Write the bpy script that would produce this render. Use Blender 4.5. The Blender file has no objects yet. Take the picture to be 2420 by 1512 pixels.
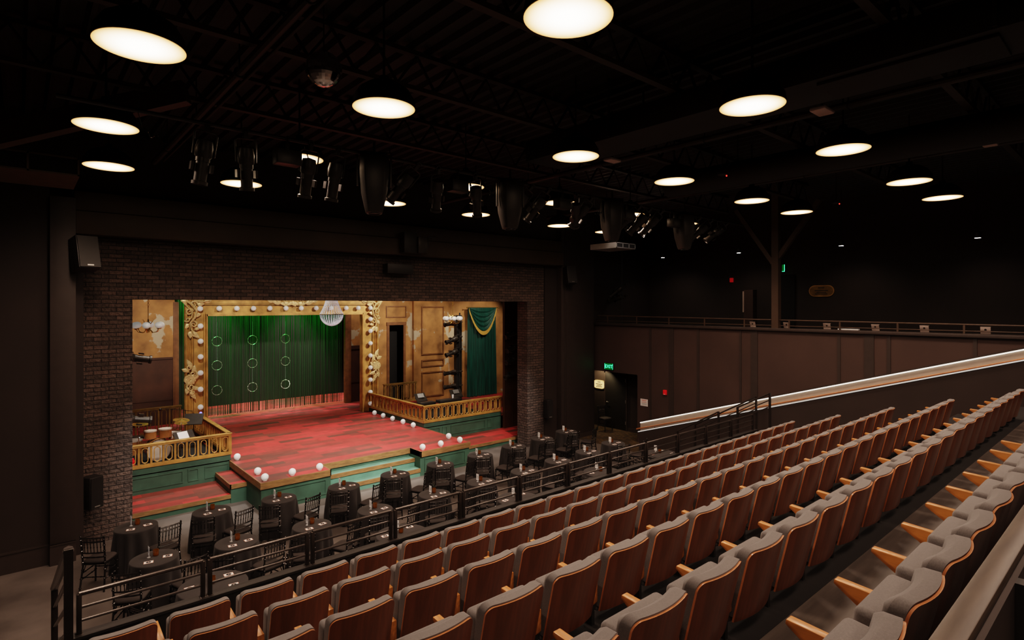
import bpy, math, random
from mathutils import Vector, Matrix, Euler
random.seed(7)
R=math.radians; pi=math.pi
sc=bpy.context.scene; col=sc.collection
sin,cos=math.sin,math.cos
ORD='first second third fourth fifth sixth seventh eighth ninth tenth eleventh twelfth thirteenth fourteenth fifteenth sixteenth seventeenth eighteenth nineteenth twentieth twenty-first twenty-second twenty-third twenty-fourth'.split()
# ------------------------------------------------------------------ camera
EYE=4.75; YAW=R(41.0); FPX=1340.0
cd=bpy.data.cameras.new('camera'); cam=bpy.data.objects.new('camera',cd); col.objects.link(cam)
cam.location=(0,0,EYE); cam.rotation_euler=(pi/2,0,-YAW)
cd.sensor_width=36; cd.lens=36*FPX/2420; cd.shift_y=-35/2420; cd.clip_start=.02; cd.clip_end=200
sc.camera=cam
def proj(x,y,z):
    f=sin(YAW)*x+cos(YAW)*y; r=cos(YAW)*x-sin(YAW)*y
    if f<.05: return None
    return 1210+FPX*r/f, 721-FPX*(z-EYE)/f
# ------------------------------------------------------------------ materials
MATS={}
def M(name,colr,rough=.6,metal=0,var=.18,scale=6,stretch=(1,1,1),bump=0,bscale=60,emit=None,estr=0,coat=0,spec=None,sheen=0,col2=None):
    m=bpy.data.materials.new(name); m.use_nodes=True; nt=m.node_tree; N=nt.nodes; L=nt.links
    b=N['Principled BSDF']; b.inputs['Roughness'].default_value=rough; b.inputs['Metallic'].default_value=metal
    if coat: b.inputs['Coat Weight'].default_value=coat; b.inputs['Coat Roughness'].default_value=.15
    if spec is not None: b.inputs['Specular IOR Level'].default_value=spec
    if sheen: b.inputs['Sheen Weight'].default_value=sheen
    b.inputs['Base Color'].default_value=(*colr,1)
    tc=N.new('ShaderNodeTexCoord'); mp=N.new('ShaderNodeMapping'); mp.inputs['Scale'].default_value=stretch
    L.new(tc.outputs['Object'],mp.inputs['Vector'])
    if var:
        nz=N.new('ShaderNodeTexNoise'); nz.inputs['Scale'].default_value=scale; nz.inputs['Detail'].default_value=5
        L.new(mp.outputs[0],nz.inputs['Vector'])
        rp=N.new('ShaderNodeValToRGB'); rp.color_ramp.elements[0].position=.3; rp.color_ramp.elements[1].position=.7
        c2=col2 or tuple(min(1,c*(1+var)) for c in colr); c1=tuple(c*(1-var) for c in colr)
        rp.color_ramp.elements[0].color=(*c1,1); rp.color_ramp.elements[1].color=(*c2,1)
        L.new(nz.outputs[0],rp.inputs[0]); L.new(rp.outputs[0],b.inputs['Base Color'])
    if bump:
        n2=N.new('ShaderNodeTexNoise'); n2.inputs['Scale'].default_value=bscale; n2.inputs['Detail'].default_value=3
        L.new(mp.outputs[0],n2.inputs['Vector'])
        bp=N.new('ShaderNodeBump'); bp.inputs['Strength'].default_value=bump; bp.inputs['Distance'].default_value=.01
        L.new(n2.outputs[0],bp.inputs['Height']); L.new(bp.outputs[0],b.inputs['Normal'])
    if emit: b.inputs['Emission Color'].default_value=(*emit,1); b.inputs['Emission Strength'].default_value=estr
    MATS[name]=m; return m
def brickmat(name,c1,c2,mortar,bw,rh,msize,along='xy',rough=.8,bumpd=.02,noise=.5,fine=14,bstr=1.0,offset=.5,bias=-.1):
    m=bpy.data.materials.new(name); m.use_nodes=True; nt=m.node_tree; N=nt.nodes; L=nt.links
    b=N['Principled BSDF']; b.inputs['Roughness'].default_value=rough
    tc=N.new('ShaderNodeTexCoord'); sp=N.new('ShaderNodeSeparateXYZ'); L.new(tc.outputs['Object'],sp.inputs[0])
    cb=N.new('ShaderNodeCombineXYZ')
    if along=='xy':
        ad=N.new('ShaderNodeMath'); ad.operation='ADD'; L.new(sp.outputs[0],ad.inputs[0]); L.new(sp.outputs[1],ad.inputs[1])
        L.new(ad.outputs[0],cb.inputs[0]); L.new(sp.outputs[2],cb.inputs[1])
    else:
        L.new(sp.outputs[0],cb.inputs[0]); L.new(sp.outputs[1],cb.inputs[1])
    nz0=N.new('ShaderNodeTexNoise'); nz0.inputs['Scale'].default_value=3.0; L.new(tc.outputs['Object'],nz0.inputs['Vector'])
    mx=N.new('ShaderNodeMixRGB'); mx.blend_type='ADD'; mx.inputs[0].default_value=.012 if along=='xy' else 0
    L.new(cb.outputs[0],mx.inputs[1]); L.new(nz0.outputs['Color'],mx.inputs[2])
    br=N.new('ShaderNodeTexBrick'); br.inputs['Scale'].default_value=1; br.inputs['Brick Width'].default_value=bw; br.inputs['Row Height'].default_value=rh
    br.inputs['Mortar Size'].default_value=msize; br.inputs['Mortar Smooth'].default_value=.3; br.offset=offset; br.inputs['Bias'].default_value=bias
    br.inputs['Color1'].default_value=(*c1,1); br.inputs['Color2'].default_value=(*c2,1); br.inputs['Mortar'].default_value=(*mortar,1)
    L.new(mx.outputs[0],br.inputs['Vector'])
    nz=N.new('ShaderNodeTexNoise'); nz.inputs['Scale'].default_value=fine; nz.inputs['Detail'].default_value=6; L.new(tc.outputs['Object'],nz.inputs['Vector'])
    mm=N.new('ShaderNodeMixRGB'); mm.blend_type='OVERLAY'; mm.inputs[0].default_value=noise
    L.new(br.outputs['Color'],mm.inputs[1]); L.new(nz.outputs[0],mm.inputs[2]); L.new(mm.outputs[0],b.inputs['Base Color'])
    if bumpd:
        iv=N.new('ShaderNodeMath'); iv.operation='MULTIPLY_ADD'; iv.inputs[1].default_value=-1.0; L.new(br.outputs['Fac'],iv.inputs[0]); L.new(nz.outputs[0],iv.inputs[2])
        bp=N.new('ShaderNodeBump'); bp.inputs['Strength'].default_value=bstr; bp.inputs['Distance'].default_value=bumpd
        L.new(iv.outputs[0],bp.inputs['Height']); L.new(bp.outputs[0],b.inputs['Normal'])
    MATS[name]=m; return m
def emat(name,c,s):
    m=bpy.data.materials.new(name); m.use_nodes=True; N=m.node_tree.nodes; N.clear()
    e=N.new('ShaderNodeEmission'); e.inputs[0].default_value=(*c,1); e.inputs[1].default_value=s
    o=N.new('ShaderNodeOutputMaterial'); m.node_tree.links.new(e.outputs[0],o.inputs[0]); MATS[name]=m; return m
def plaster(name,c1,c2,edge,thr=.6):
    m=M(name,c1,rough=.75,var=.42,scale=1.7,bump=.25,bscale=25); nt=m.node_tree; N=nt.nodes; L=nt.links
    b=N['Principled BSDF']; src=b.inputs['Base Color'].links[0].from_socket
    tc=N.new('ShaderNodeTexCoord'); nz=N.new('ShaderNodeTexNoise'); nz.inputs['Scale'].default_value=.75; nz.inputs['Detail'].default_value=7; nz.inputs['Roughness'].default_value=.55
    L.new(tc.outputs['Object'],nz.inputs['Vector'])
    rp=N.new('ShaderNodeValToRGB'); e=rp.color_ramp.elements; e[0].position=thr; e[0].color=(0,0,0,1); e[1].position=thr+.012; e[1].color=(1,1,1,1)
    L.new(nz.outputs[0],rp.inputs[0]); mx=N.new('ShaderNodeMixRGB'); mx.inputs[2].default_value=(*c2,1)
    L.new(rp.outputs[0],mx.inputs[0]); L.new(src,mx.inputs[1]); L.new(mx.outputs[0],b.inputs['Base Color']); return m
M('floor_dark',(.115,.098,.088),.55,var=.35,scale=1.6,bump=.1,bscale=90)
M('tier_floor',(.075,.062,.052),.5,var=.3,scale=3,stretch=(.5,6,1),bump=.08,bscale=40)
M('riser',(.005,.004,.0035),.9,var=.2)
M('wall_dark',(.026,.0165,.0135),.75,var=.15,scale=1.2,bump=.06,bscale=160)
M('wall_brown',(.055,.032,.0255),.75,var=.12,scale=1,bump=.05,bscale=160)
M('trim_dark',(.036,.025,.021),.6,var=.1)
M('beam_brown',(.06,.036,.022),.6,var=.25,scale=1)
M('vent_brown',(.12,.072,.042),.6,var=.2)
M('void',(.006,.005,.005),.9,var=0)
M('truss',(.030,.018,.011),.6,var=.2)
M('deck',(.010,.007,.005),.7,var=.2)
brickmat('brick',(.115,.078,.064),(.055,.040,.034),(.026,.019,.016),.25,.084,.010,bumpd=.05,noise=.75,fine=18,bstr=1.0)
brickmat('redplank',(.52,.036,.034),(.11,.034,.024),(.12,.016,.014),1.0,.25,.002,along='x',rough=.5,bumpd=.002,noise=.45,fine=5,bstr=.3,offset=.37,bias=.05)
M('green_paint',(.034,.078,.052),.6,var=.25,scale=3,bump=.1,bscale=80)
M('green_light',(.085,.195,.145),.55,var=.2,scale=3)
M('nosing',(.20,.105,.04),.5,var=.35,scale=5,stretch=(1,1,6))
M('gold_rail',(.40,.21,.055),.42,metal=.25,var=.3,scale=4)
M('gold',(.53,.295,.09),.45,metal=.25,var=.35,scale=4,bump=.1,bscale=30)
M('gold_dark',(.22,.125,.035),.5,metal=.3,var=.3)
M('gold_leaf',(.82,.61,.30),.42,metal=.2,var=.25,scale=12)
M('brass',(.70,.45,.12),.25,metal=.9,var=.1)
plaster('amber',(.33,.155,.05),(.42,.34,.24),0,.57)
M('brown_dark',(.055,.020,.010),.6,var=.3,scale=2)
M('amber_trim',(.16,.068,.026),.5,var=.25)
M('globe_white',(.80,.80,.78),.3,var=.06,scale=14,emit=(1,.97,.9),estr=.13)
M('string',(.0014,.021,.0045),.45,var=.5,scale=3,stretch=(40,1,1),sheen=.2)
M('velvet',(.0015,.050,.036),.45,var=.6,scale=2,stretch=(14,1,.5),sheen=.1)
M('fringe',(.55,.32,.06),.6,var=.3,scale=30,stretch=(4,4,1))
M('cloth_black',(.021,.018,.018),.85,var=.15,scale=5,sheen=.08)
M('gloss_black',(.010,.009,.009),.22,var=0,coat=.3)
M('cushion_black',(.030,.024,.022),.8,var=.1)
M('rail_black',(.06,.050,.045),.3,metal=.7,var=.15)
M('black_paint',(.014,.012,.011),.5,var=.15)
M('fixture_black',(.035,.028,.023),.4,metal=.2,var=.2,scale=10)
M('seat_fabric',(.125,.112,.107),.9,var=.18,scale=140,bump=.3,bscale=900,sheen=.3)
M('seat_wood',(.155,.047,.020),.36,var=.28,scale=3.2,stretch=(9,2,.8),coat=.25)
M('seat_edge',(.56,.21,.085),.35,var=.15,scale=20,coat=.2)
M('arm_wood',(.50,.19,.05),.36,var=.3,scale=5,stretch=(10,1,6),coat=.2)
M('ledge_wood',(.075,.055,.040),.42,var=.3,scale=4,stretch=(1,8,8),bump=.03,bscale=90)
M('card_white',(.85,.80,.76),.6,var=0,emit=(1,.93,.88),estr=.06)
M('card_pink',(.80,.36,.26),.6,var=0)
M('ink',(.012,.01,.01),.6,var=0)
M('paper',(.82,.78,.78),.7,var=0)
M('red_print',(.75,.25,.2),.7,var=0)
M('red_alarm',(.75,.012,.015),.35,var=.05,emit=(1,.02,.03),estr=.12)
M('metal_grey',(.45,.44,.43),.35,metal=.7,var=.1)
M('white_plastic',(.55,.44,.40),.5,var=.05)
M('chrome',(.75,.75,.75),.12,metal=1,var=0)
M('drum_wood',(.30,.12,.04),.3,var=.3,coat=.4)
M('drum_skin',(.50,.40,.33),.6,var=.1)
M('glow_pale',(.62,.52,.44),.4,metal=.3,var=.05)
brickmat('carpet',(.11,.07,.025),(.022,.016,.010),(.05,.03,.012),.16,.11,.02,along='x',rough=.95,bumpd=0,noise=.9,fine=9)
emat('plaque_glow',(1,.62,.22),1.3); emat('lamp_small',(1,.96,.9),14); emat('led',(1,.87,.72),2.2); emat('led_low',(1,.90,.80),.6)
emat('exit_green',(.05,1,.36),3.2); emat('green_dim',(.005,.5,.06),.14); emat('flame',(1,.40,.05),.45); emat('red_led',(1,.03,.02),3); emat('blue_led',(.12,.12,1),4); emat('screen',(.8,.85,1),1.2)
def glassmat(name,c,rough=.05,tr=.9,emit=None,es=0,ior=1.45):
    m=M(name,c,rough,var=0); b=m.node_tree.nodes['Principled BSDF']; b.inputs['Transmission Weight'].default_value=tr; b.inputs['IOR'].default_value=ior
    if emit: b.inputs['Emission Color'].default_value=(*emit,1); b.inputs['Emission Strength'].default_value=es
    return m
glassmat('amber_glass',(.20,.075,.014),.1,.5,(1,.25,.02),.006)
glassmat('clear_plastic',(.9,.92,.95),.08,.6)
M('ring_bead',(.60,.60,.56),.15,metal=.5,var=.5,scale=30,emit=(1,1,.9),estr=.02)
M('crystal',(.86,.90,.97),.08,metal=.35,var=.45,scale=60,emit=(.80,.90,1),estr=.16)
# diffuser of the ceiling lamps: white hot middle fading to a warm rim
def diffmat():
    m=bpy.data.materials.new('lamp_diffuser'); m.use_nodes=True; nt=m.node_tree; N=nt.nodes; L=nt.links; N.clear()
    tc=N.new('ShaderNodeTexCoord'); ln=N.new('ShaderNodeVectorMath'); ln.operation='LENGTH'; L.new(tc.outputs['Object'],ln.inputs[0])
    rp=N.new('ShaderNodeValToRGB'); e=rp.color_ramp.elements; e[0].position=.13; e[0].color=(1,.84,.62,1); e[1].position=.347; e[1].color=(1,.42,.11,1)
    rs=N.new('ShaderNodeMapRange'); rs.inputs['From Min'].default_value=.08; rs.inputs['From Max'].default_value=.345; rs.inputs['To Min'].default_value=LAMP; rs.inputs['To Max'].default_value=LAMP*.14
    L.new(ln.outputs['Value'],rp.inputs[0]); L.new(ln.outputs['Value'],rs.inputs['Value'])
    em=N.new('ShaderNodeEmission'); L.new(rp.outputs[0],em.inputs[0]); L.new(rs.outputs[0],em.inputs[1])
    o=N.new('ShaderNodeOutputMaterial'); L.new(em.outputs[0],o.inputs[0]); MATS['lamp_diffuser']=m
LAMP=11.0; LAMPW=270
diffmat()
# ------------------------------------------------------------------ mesh building
class MB:
    def __init__(s): s.v=[]; s.f=[]; s.m=[]; s.mi=0; s.T=None
    def add(s,vs,fs,T=None):
        o=len(s.v)
        for p in vs:
            p=Vector(p)
            if T is not None: p=T@p
            if s.T is not None: p=s.T@p
            s.v.append(p)
        s.f+=[tuple(o+i for i in f) for f in fs]; s.m+=[s.mi]*len(fs); return s
    def mat(s,i): s.mi=i; return s
    def box(s,x0,x1,y0,y1,z0,z1,T=None):
        return s.add([(x0,y0,z0),(x1,y0,z0),(x1,y1,z0),(x0,y1,z0),(x0,y0,z1),(x1,y0,z1),(x1,y1,z1),(x0,y1,z1)],
          [(3,2,1,0),(4,5,6,7),(0,1,5,4),(1,2,6,5),(2,3,7,6),(3,0,4,7)],T)
    def prism(s,poly,axis,a,b,T=None):
        n=len(poly)
        def P(p,t): return (t,p[0],p[1]) if axis=='x' else (p[0],t,p[1]) if axis=='y' else (p[0],p[1],t)
        return s.add([P(p,a) for p in poly]+[P(p,b) for p in poly],[tuple(range(n))[::-1],tuple(range(n,2*n))]+[(i,(i+1)%n,n+(i+1)%n,n+i) for i in range(n)],T)
    def tube(s,pts,r,n=8,T=None,caps=True,flat=1.0):
        pts=[Vector(p) for p in pts]; rs=r if isinstance(r,(list,tuple)) else [r]*len(pts)
        vs=[]; up=None
        for i,p in enumerate(pts):
            d=(pts[min(i+1,len(pts)-1)]-pts[max(i-1,0)]); d=d.normalized() if d.length>1e-9 else Vector((0,0,1))
            if up is None: up=Vector((0,0,1)) if abs(d.z)<.9 else Vector((0,1,0))
            a=d.cross(up); a=a.normalized() if a.length>1e-6 else Vector((1,0,0)); b=a.cross(d).normalized(); up=b
            for k in range(n):
                t=2*pi*k/n; vs.append(p+a*(cos(t)*rs[i])+b*(sin(t)*rs[i]*flat))
        fs=[(i*n+k,i*n+(k+1)%n,(i+1)*n+(k+1)%n,(i+1)*n+k) for i in range(len(pts)-1) for k in range(n)]
        if caps: fs+=[tuple(range(n))[::-1],tuple(range((len(pts)-1)*n,len(pts)*n))]
        return s.add(vs,fs,T)
    def bar(s,p,q,w,h=None,T=None):   # square bar between two points
        p=Vector(p); q=Vector(q); h=h or w; d=(q-p); L=d.length; M_=d.to_track_quat('Y','Z').to_matrix().to_4x4(); M_.translation=p
        return s.box(-w/2,w/2,0,L,-h/2,h/2,M_ if T is None else T@M_)
    def lathe(s,prof,n=24,c=(0,0,0),T=None,closed=False):
        vs=[(c[0]+r*cos(2*pi*k/n),c[1]+r*sin(2*pi*k/n),c[2]+z) for r,z in prof for k in range(n)]
        m=len(prof); fs=[(i*n+k,i*n+(k+1)%n,(i+1)*n+(k+1)%n,(i+1)*n+k) for i in range(m-1) for k in range(n)]
        if prof[0][0]>1e-6: fs.append(tuple(range(n))[::-1])
        if prof[-1][0]>1e-6: fs.append(tuple(range((m-1)*n,m*n)))
        return s.add(vs,fs,T)
    def ball(s,c,r,n=14,m=9,T=None,sz=1):
        return s.lathe([(max(1e-7,r*sin(pi*i/m)),-r*sz*cos(pi*i/m)) for i in range(m+1)],n,c,T)
    def ring(s,c,R_,r,n=28,k=8,axis='y',T=None,a0=0,a1=2*pi):
        pts=[]
        for i in range(n+1):
            t=a0+(a1-a0)*i/n
            pts.append((c[0]+R_*cos(t),c[1],c[2]+R_*sin(t)) if axis=='y' else (c[0]+R_*cos(t),c[1]+R_*sin(t),c[2]) if axis=='z' else (c[0],c[1]+R_*cos(t),c[2]+R_*sin(t)))
        return s.tube(pts,r,k,T,caps=False)
    def build(s,name,mats,parent=None,smooth=35,bevel=0,bseg=2,sub=0):
        me=bpy.data.meshes.new(name); me.from_pydata([tuple(v) for v in s.v],[],s.f)
        if not isinstance(mats,(list,tuple)): mats=[mats]
        for k in mats: me.materials.append(MATS[k])
        if len(mats)>1: me.polygons.foreach_set('material_index',s.m)
        o=bpy.data.objects.new(name,me); col.objects.link(o)
        if bevel or sub:
            if bevel:
                md=o.modifiers.new('b','BEVEL'); md.width=bevel; md.segments=bseg; md.limit_method='ANGLE'; md.angle_limit=R(40)
            if sub:
                md=o.modifiers.new('s','SUBSURF'); md.levels=md.render_levels=sub
            dg=bpy.context.evaluated_depsgraph_get(); m2=bpy.data.meshes.new_from_object(o.evaluated_get(dg)); o.modifiers.clear(); o.data=m2; bpy.data.meshes.remove(me); me=m2; me.name=name
        if smooth:
            me.polygons.foreach_set('use_smooth',[True]*len(me.polygons))
            if smooth<180: me.set_sharp_from_angle(angle=R(smooth))
        if parent: o.parent=parent
        return o
def tag(o,label=None,cat=None,group=None,kind=None):
    if label: o['label']=label
    if cat: o['category']=cat
    if group: o['group']=group
    if kind: o['kind']=kind
    return o
def thing(name,label,cat,loc=(0,0,0),rz=0,group=None):
    o=bpy.data.objects.new(name,None); o.empty_display_size=.1; col.objects.link(o); o.location=loc; o.rotation_euler=(0,0,rz); return tag(o,label,cat,group)
def struct(name,mb,mat,**k):
    o=mb.build(name,mat,**k); o['kind']='structure'; return o
def kids(o): return KID.get(o.name) or list(o.children)
KID={}
def copy_tree(o,parent=None):
    c=o.copy(); col.objects.link(c)
    if parent: c.parent=parent
    for ch in list(o.children): copy_tree(ch,c)
    return c
def dup(o,loc,rz=0,label=None,group=None):
    c=copy_tree(o); c.location=loc; c.rotation_euler=(0,0,rz)
    if label: c['label']=label
    if group: c['group']=group
    return c
class Proto:   # the first placed instance is the prototype itself, the rest are copies of it and of its parts
    def __init__(s,o): s.o=o; s.used=False
    def put(s,loc,rz=0,label=None,group=None):
        if s.used: return dup(s.o,loc,rz,label,group)
        s.used=True; s.o.location=loc; s.o.rotation_euler=(0,0,rz); 
        if label: s.o['label']=label
        if group: s.o['group']=group
        return s.o
_g={}
def glyphs(txt,size):
    k=(txt,size)
    if k not in _g:
        cu=bpy.data.curves.new('t','FONT'); cu.body=txt; cu.size=size; cu.align_x='CENTER'; cu.align_y='CENTER'; cu.resolution_u=2
        o=bpy.data.objects.new('t',cu); col.objects.link(o); dg=bpy.context.evaluated_depsgraph_get(); me=bpy.data.meshes.new_from_object(o.evaluated_get(dg))
        _g[k]=([tuple(v.co) for v in me.vertices],[tuple(p.vertices) for p in me.polygons]); bpy.data.objects.remove(o); bpy.data.curves.remove(cu); bpy.data.meshes.remove(me)
    return _g[k]
def Tm(loc=(0,0,0),rx=0,ry=0,rz=0,s=None):
    m=Matrix.Translation(loc)@Euler((rx,ry,rz)).to_matrix().to_4x4()
    if s: m=m@Matrix.Diagonal((*s,1))
    return m
# ================================================================== SETTING
PW=14.0                                    # front plane of the brick proscenium
struct('floor',MB().box(-3,16.2,-6,16.0,-.2,0),'floor_dark')
struct('floor.001',MB().box(15.0,17.3,11.1,15.2,-.02,.008),'carpet')
struct('floor.002',MB().box(-3,18,14.0,26,-.2,-.004),'void')
# ceiling deck with ribs that run towards the stage
mb=MB(); poly=[]
x=-3.0
while x<21: 
    poly+=[(x,8.2),(x+.05,8.2),(x+.09,8.27),(x+.24,8.27)]; x+=.28
poly+=[(21,8.4),(-3,8.4)]
top=MB(); n=len(poly)
for i in range(n-3): top.add([(poly[i][0],-6,poly[i][1]),(poly[i+1][0],-6,poly[i+1][1]),(poly[i+1][0],14.2,poly[i+1][1]),(poly[i][0],14.2,poly[i][1])],[(0,1,2,3)])
top.box(-3,21,-6,14.2,8.3,8.4)
struct('ceiling',top,'deck',smooth=0)
struct('wall_back',MB().box(-3,21,-6.2,-6,-.2,8.4),'wall_dark')
struct('wall_left',MB().box(-3.2,-3,-6,14.2,-.2,8.4),'wall_dark')
# stage-end wall: brick proscenium surround, plain panels left and right, plain header above
mb=MB().box(.93,1.77,PW,PW+.5,0,4.87).box(12.85,13.62,PW,PW+.5,0,4.87).box(.93,13.62,PW,PW+.5,4.87,6.08)
struct('wall_stage',mb,'brick',smooth=0)
for b_ in ((-3,.42,13.42,14.4,0,8.3),(.80,.93,13.55,14.4,0,6.08),(13.62,14.2,13.95,14.4,0,6.08),(15.9,16.2,13.95,14.4,0,6.08),(.42,16.2,13.95,14.5,6.08,8.3)): struct('wall_stage_panel',MB().box(*b_),'wall_dark',smooth=0)
struct('trim_1',MB().box(.42,.80,13.3,13.95,0,6.75),'trim_dark',bevel=.01)
struct('trim_2',MB().box(14.2,15.9,13.72,14.4,0,8.3).box(14.35,14.42,13.70,13.72,0,8.3),'trim_dark',bevel=.01)
struct('trim_3',MB().box(.80,14.2,13.62,13.95,6.12,6.56).box(.80,14.2,13.70,13.95,6.58,6.95),'beam_brown',bevel=.008)
struct('baseboard_stage',MB().box(-3,.42,13.395,13.42,0,.38).box(-3,.42,13.38,13.40,.35,.38).box(.42,.80,13.275,13.3,0,.38).box(.42,.80,13.265,13.3,.355,.38),'trim_dark')
# right-hand wall with the door recess, and the balcony above it
mb=MB().box(16.2,16.4,-6,12.0,0,4.02).box(16.2,16.4,12.0,14.15,2.33,4.02).box(16.2,16.4,14.15,14.4,0,4.02)
struct('wall_right',mb,'wall_brown',smooth=0)
mb=MB()
for y0,y1 in ((11.42,11.50),(10.55,10.72),(9.62,9.70),(8.24,8.3),(7.75,7.95),(5.55,5.62),(4.78,5.0),(4.42,4.50),(2.75,2.82)): mb.box(16.18,16.2,y0,y1,0,4.02)
struct('trim_4',mb,'trim_dark',smooth=0)
struct('trim_5',MB().box(16.12,16.5,-3,13.95,4.02,4.10),'trim_dark',bevel=.01)
mb=MB().box(17.3,17.5,11.8,15.4,0,2.6).box(16.4,17.5,11.8,12.0,0,2.6).box(16.4,17.5,15.2,15.4,0,2.6).box(16.4,17.5,11.8,15.4,2.45,2.6)
struct('wall_recess',mb,'wall_dark',smooth=0)
struct('baseboard_right',MB().box(17.27,17.3,12.0,13.3,0,.14).box(15.95,16.2,13.93,13.95,0,.14).box(14.2,15.92,13.70,13.72,0,.16),'trim_dark')
struct('wall_balcony_back',MB().box(20,20.2,-6,14.4,3.9,8.2),'wall_dark',smooth=0); struct('wall_balcony_side',MB().box(16.4,20,14.2,14.4,3.9,8.2),'wall_dark',smooth=0)
struct('floor_balcony',MB().box(16.4,20,-6,14.2,3.6,3.9),'void')
# door in the recess
d=thing('door_1','black door with lever handle inside the wall recess below the green exit sign','door',(17.3,13.82,0)); d['kind']='structure'
MB().box(-.04,-.002,-.5,.48,.01,2.12).build('door_leaf','black_paint',d,bevel=.006)
MB().box(-.045,-.001,-.56,-.5,0,2.18).box(-.045,-.001,.48,.54,0,2.18).box(-.045,-.001,-.56,.54,2.12,2.18).build('door_frame','trim_dark',d)
MB().tube([(-.04,.40,1.0),(-.09,.40,1.0),(-.09,.28,1.0)],.011,8).ball((-.045,.40,1.0),.022).build('lever_handle','metal_grey',d)
for z in (.3,1.1,1.9): MB().tube([(-.045,-.49,z-.06),(-.045,-.49,z+.06)],.012,8).build('hinge','metal_grey',d)
for i,(y0,y1) in enumerate(((8.26,8.79),)):
    o=MB().box(19.93,20.0,y0,y1,4.0,5.8).build('door_2','void'); o['kind']='structure'
# raked seating tiers
ROWS=[5.4-.96*k for k in range(6)]; TOPZ=[EYE-2.59+.285*k for k in range(6)]; PLAT=[z-.85 for z in TOPZ]
mb=MB(); rb=MB()
for k in range(6):
    yf=6.42 if k==0 else ROWS[k-1]+.35; yb=(ROWS[k]+.35) if k<5 else -6
    xr=13.4 if k==0 else 15.0
    mb.box(-3 if k else .2,xr,yb,yf,PLAT[k]-.02,PLAT[k]); rb.box(-3 if k else .2,xr,yb,yf-.015,0,PLAT[k]-.021)
    if k: rb.box(-3,15.0,yf-.31,yf,PLAT[k]-.015,PLAT[k]+.003)
rb.box(.6,15.0,.42,.84,PLAT[5],PLAT[5]+.285)
struct('floor_tiers',mb,'tier_floor',smooth=0); struct('floor_tier_risers',rb,'riser',smooth=0)
mb=MB()
for i in range(4): mb.box(13.4,15,5.6,6.55+.3*(4-i),0,PLAT[0]-.26*(4-i) if i else .27) if False else None
for i in range(5): mb.box(13.42,14.98,5.5,6.42+.3*i,0,PLAT[0]*(5-i)/5-.001)
struct('floor_stairs',mb,'tier_floor',smooth=0)
mb=MB()
for i in range(6): mb.box(-1.2,.18,5.45,6.4+.28*i,0,PLAT[0]*(6-i)/6-.002)
struct('floor_stairs_left',mb,'tier_floor',smooth=0)
struct('wall_front_tier',MB().box(.2,13.4,6.42,6.5,0,1.74).box(.2,13.4,6.40,6.52,1.74,1.765),'black_paint',smooth=0)
# low wall beside the right-hand stairs, with its lit cap, and the lit handrail on the wall
cap=lambda y: .69+(11.05-y)*.3207
mb=MB().prism([(11.05,0),(11.05,cap(11.05)),(-2,cap(-2)),(-2,0)],'x',15.0,15.12)
struct('wall_low_right',mb,'wall_dark',smooth=0)
struct('floor_ramp',MB().prism([(11.0,0),(11.0,.05),(-2,cap(-2)-.75),(-2,0)],'x',15.12,16.2),'void',smooth=0)
o=MB().prism([(11.08,cap(11.08)),(11.08,cap(11.08)+.022),(-1,cap(-1)+.022),(-1,cap(-1))],'x',14.98,15.14).build('low_wall_cap','led_low'); tag(o,'pale lit cap line along the low wall beside the right stairs','cap',kind='structure'); o.name='trim_6'
gz=lambda y:.70+(11.85-y)*.3135
t=thing('lit_handrail','long illuminated handrail climbing the dark right wall from the doorway','handrail',(16.2,11.8,.5))
a,b=11.85,-1.0
T0=Matrix.Translation((-16.2,-11.8,-.5))
MB().prism([(a,gz(a)+.02),(a,gz(a)+.055),(b,gz(b)+.055),(b,gz(b)+.02)],'x',16.10,16.2,T0).build('shelf','trim_dark',t)
MB().prism([(a,gz(a)-.012),(a,gz(a)+.018),(b,gz(b)+.018),(b,gz(b)-.012)],'x',16.145,16.172,T0).build('light_strip','led',t)
MB().prism([(a,gz(a)-.34),(a,gz(a)-.02),(b,gz(b)-.02),(b,gz(b)-.34)],'x',16.165,16.178,T0).build('glow_band','glow_pale',t)  # pale strip painting the strip light's glow onto the dark wall
MB().tube([(16.08,a+.1,gz(a)-.22),(16.08,b,gz(b)-.19)],.022,10,T0).build('rail','seat_edge',t)
mb=MB()
for y in (11.2,9.9,8.2,6.75,4.85,3.25,1.9): MB().tube([(16.19,y,gz(y)-.31),(16.10,y,gz(y)-.31),(16.08,y,gz(y)-.23)],.010,6,T0).build('bracket','rail_black',t)
# ================================================================== STAGE
SZ=.68
t=thing('stage','red planked stage with green panelled front and brown edges','stage',(7.2,13.6,0)); T0=Matrix.Translation((-7.2,-13.6,0))
mb=MB()
for x0,x1,y0,y1 in ((4.18,5.83,13.55,16.1),(5.83,8.41,14.13,16.1),(8.41,10.1,13.55,16.1),(-.98,17.18,16.1,25.18)): mb.box(x0,x1,y0,y1,SZ-.02,SZ,T0)
mb.box(1.72,4.18,14.70,16.1,.19,.21,T0).box(10.1,14.6,14.70,16.1,.19,.21,T0).box(3.83,4.18,14.66,16.0,.43,.45,T0)
mb.build('red_deck','redplank',t,smooth=0)
mb=MB()   # brown edge bands
e=.025
for x0,x1,y0,y1 in ((4.18,5.83,13.525,13.55),(8.41,10.1,13.525,13.55),(4.155,4.18,13.525,16.06),(10.1,10.125,13.525,16.06),(5.83,8.41,14.105,14.13),(5.805,5.83,13.525,14.13),(8.41,8.435,13.525,14.13)): mb.box(x0,x1,y0,y1,SZ-.15,SZ+.004,T0)
mb.box(1.72,4.18,14.675,14.70,.12,.214,T0).box(10.1,14.6,14.675,14.70,.12,.214,T0).box(3.805,4.18,14.64,14.665,.35,.454,T0).box(3.805,3.83,14.64,16.0,.35,.454,T0)
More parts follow.
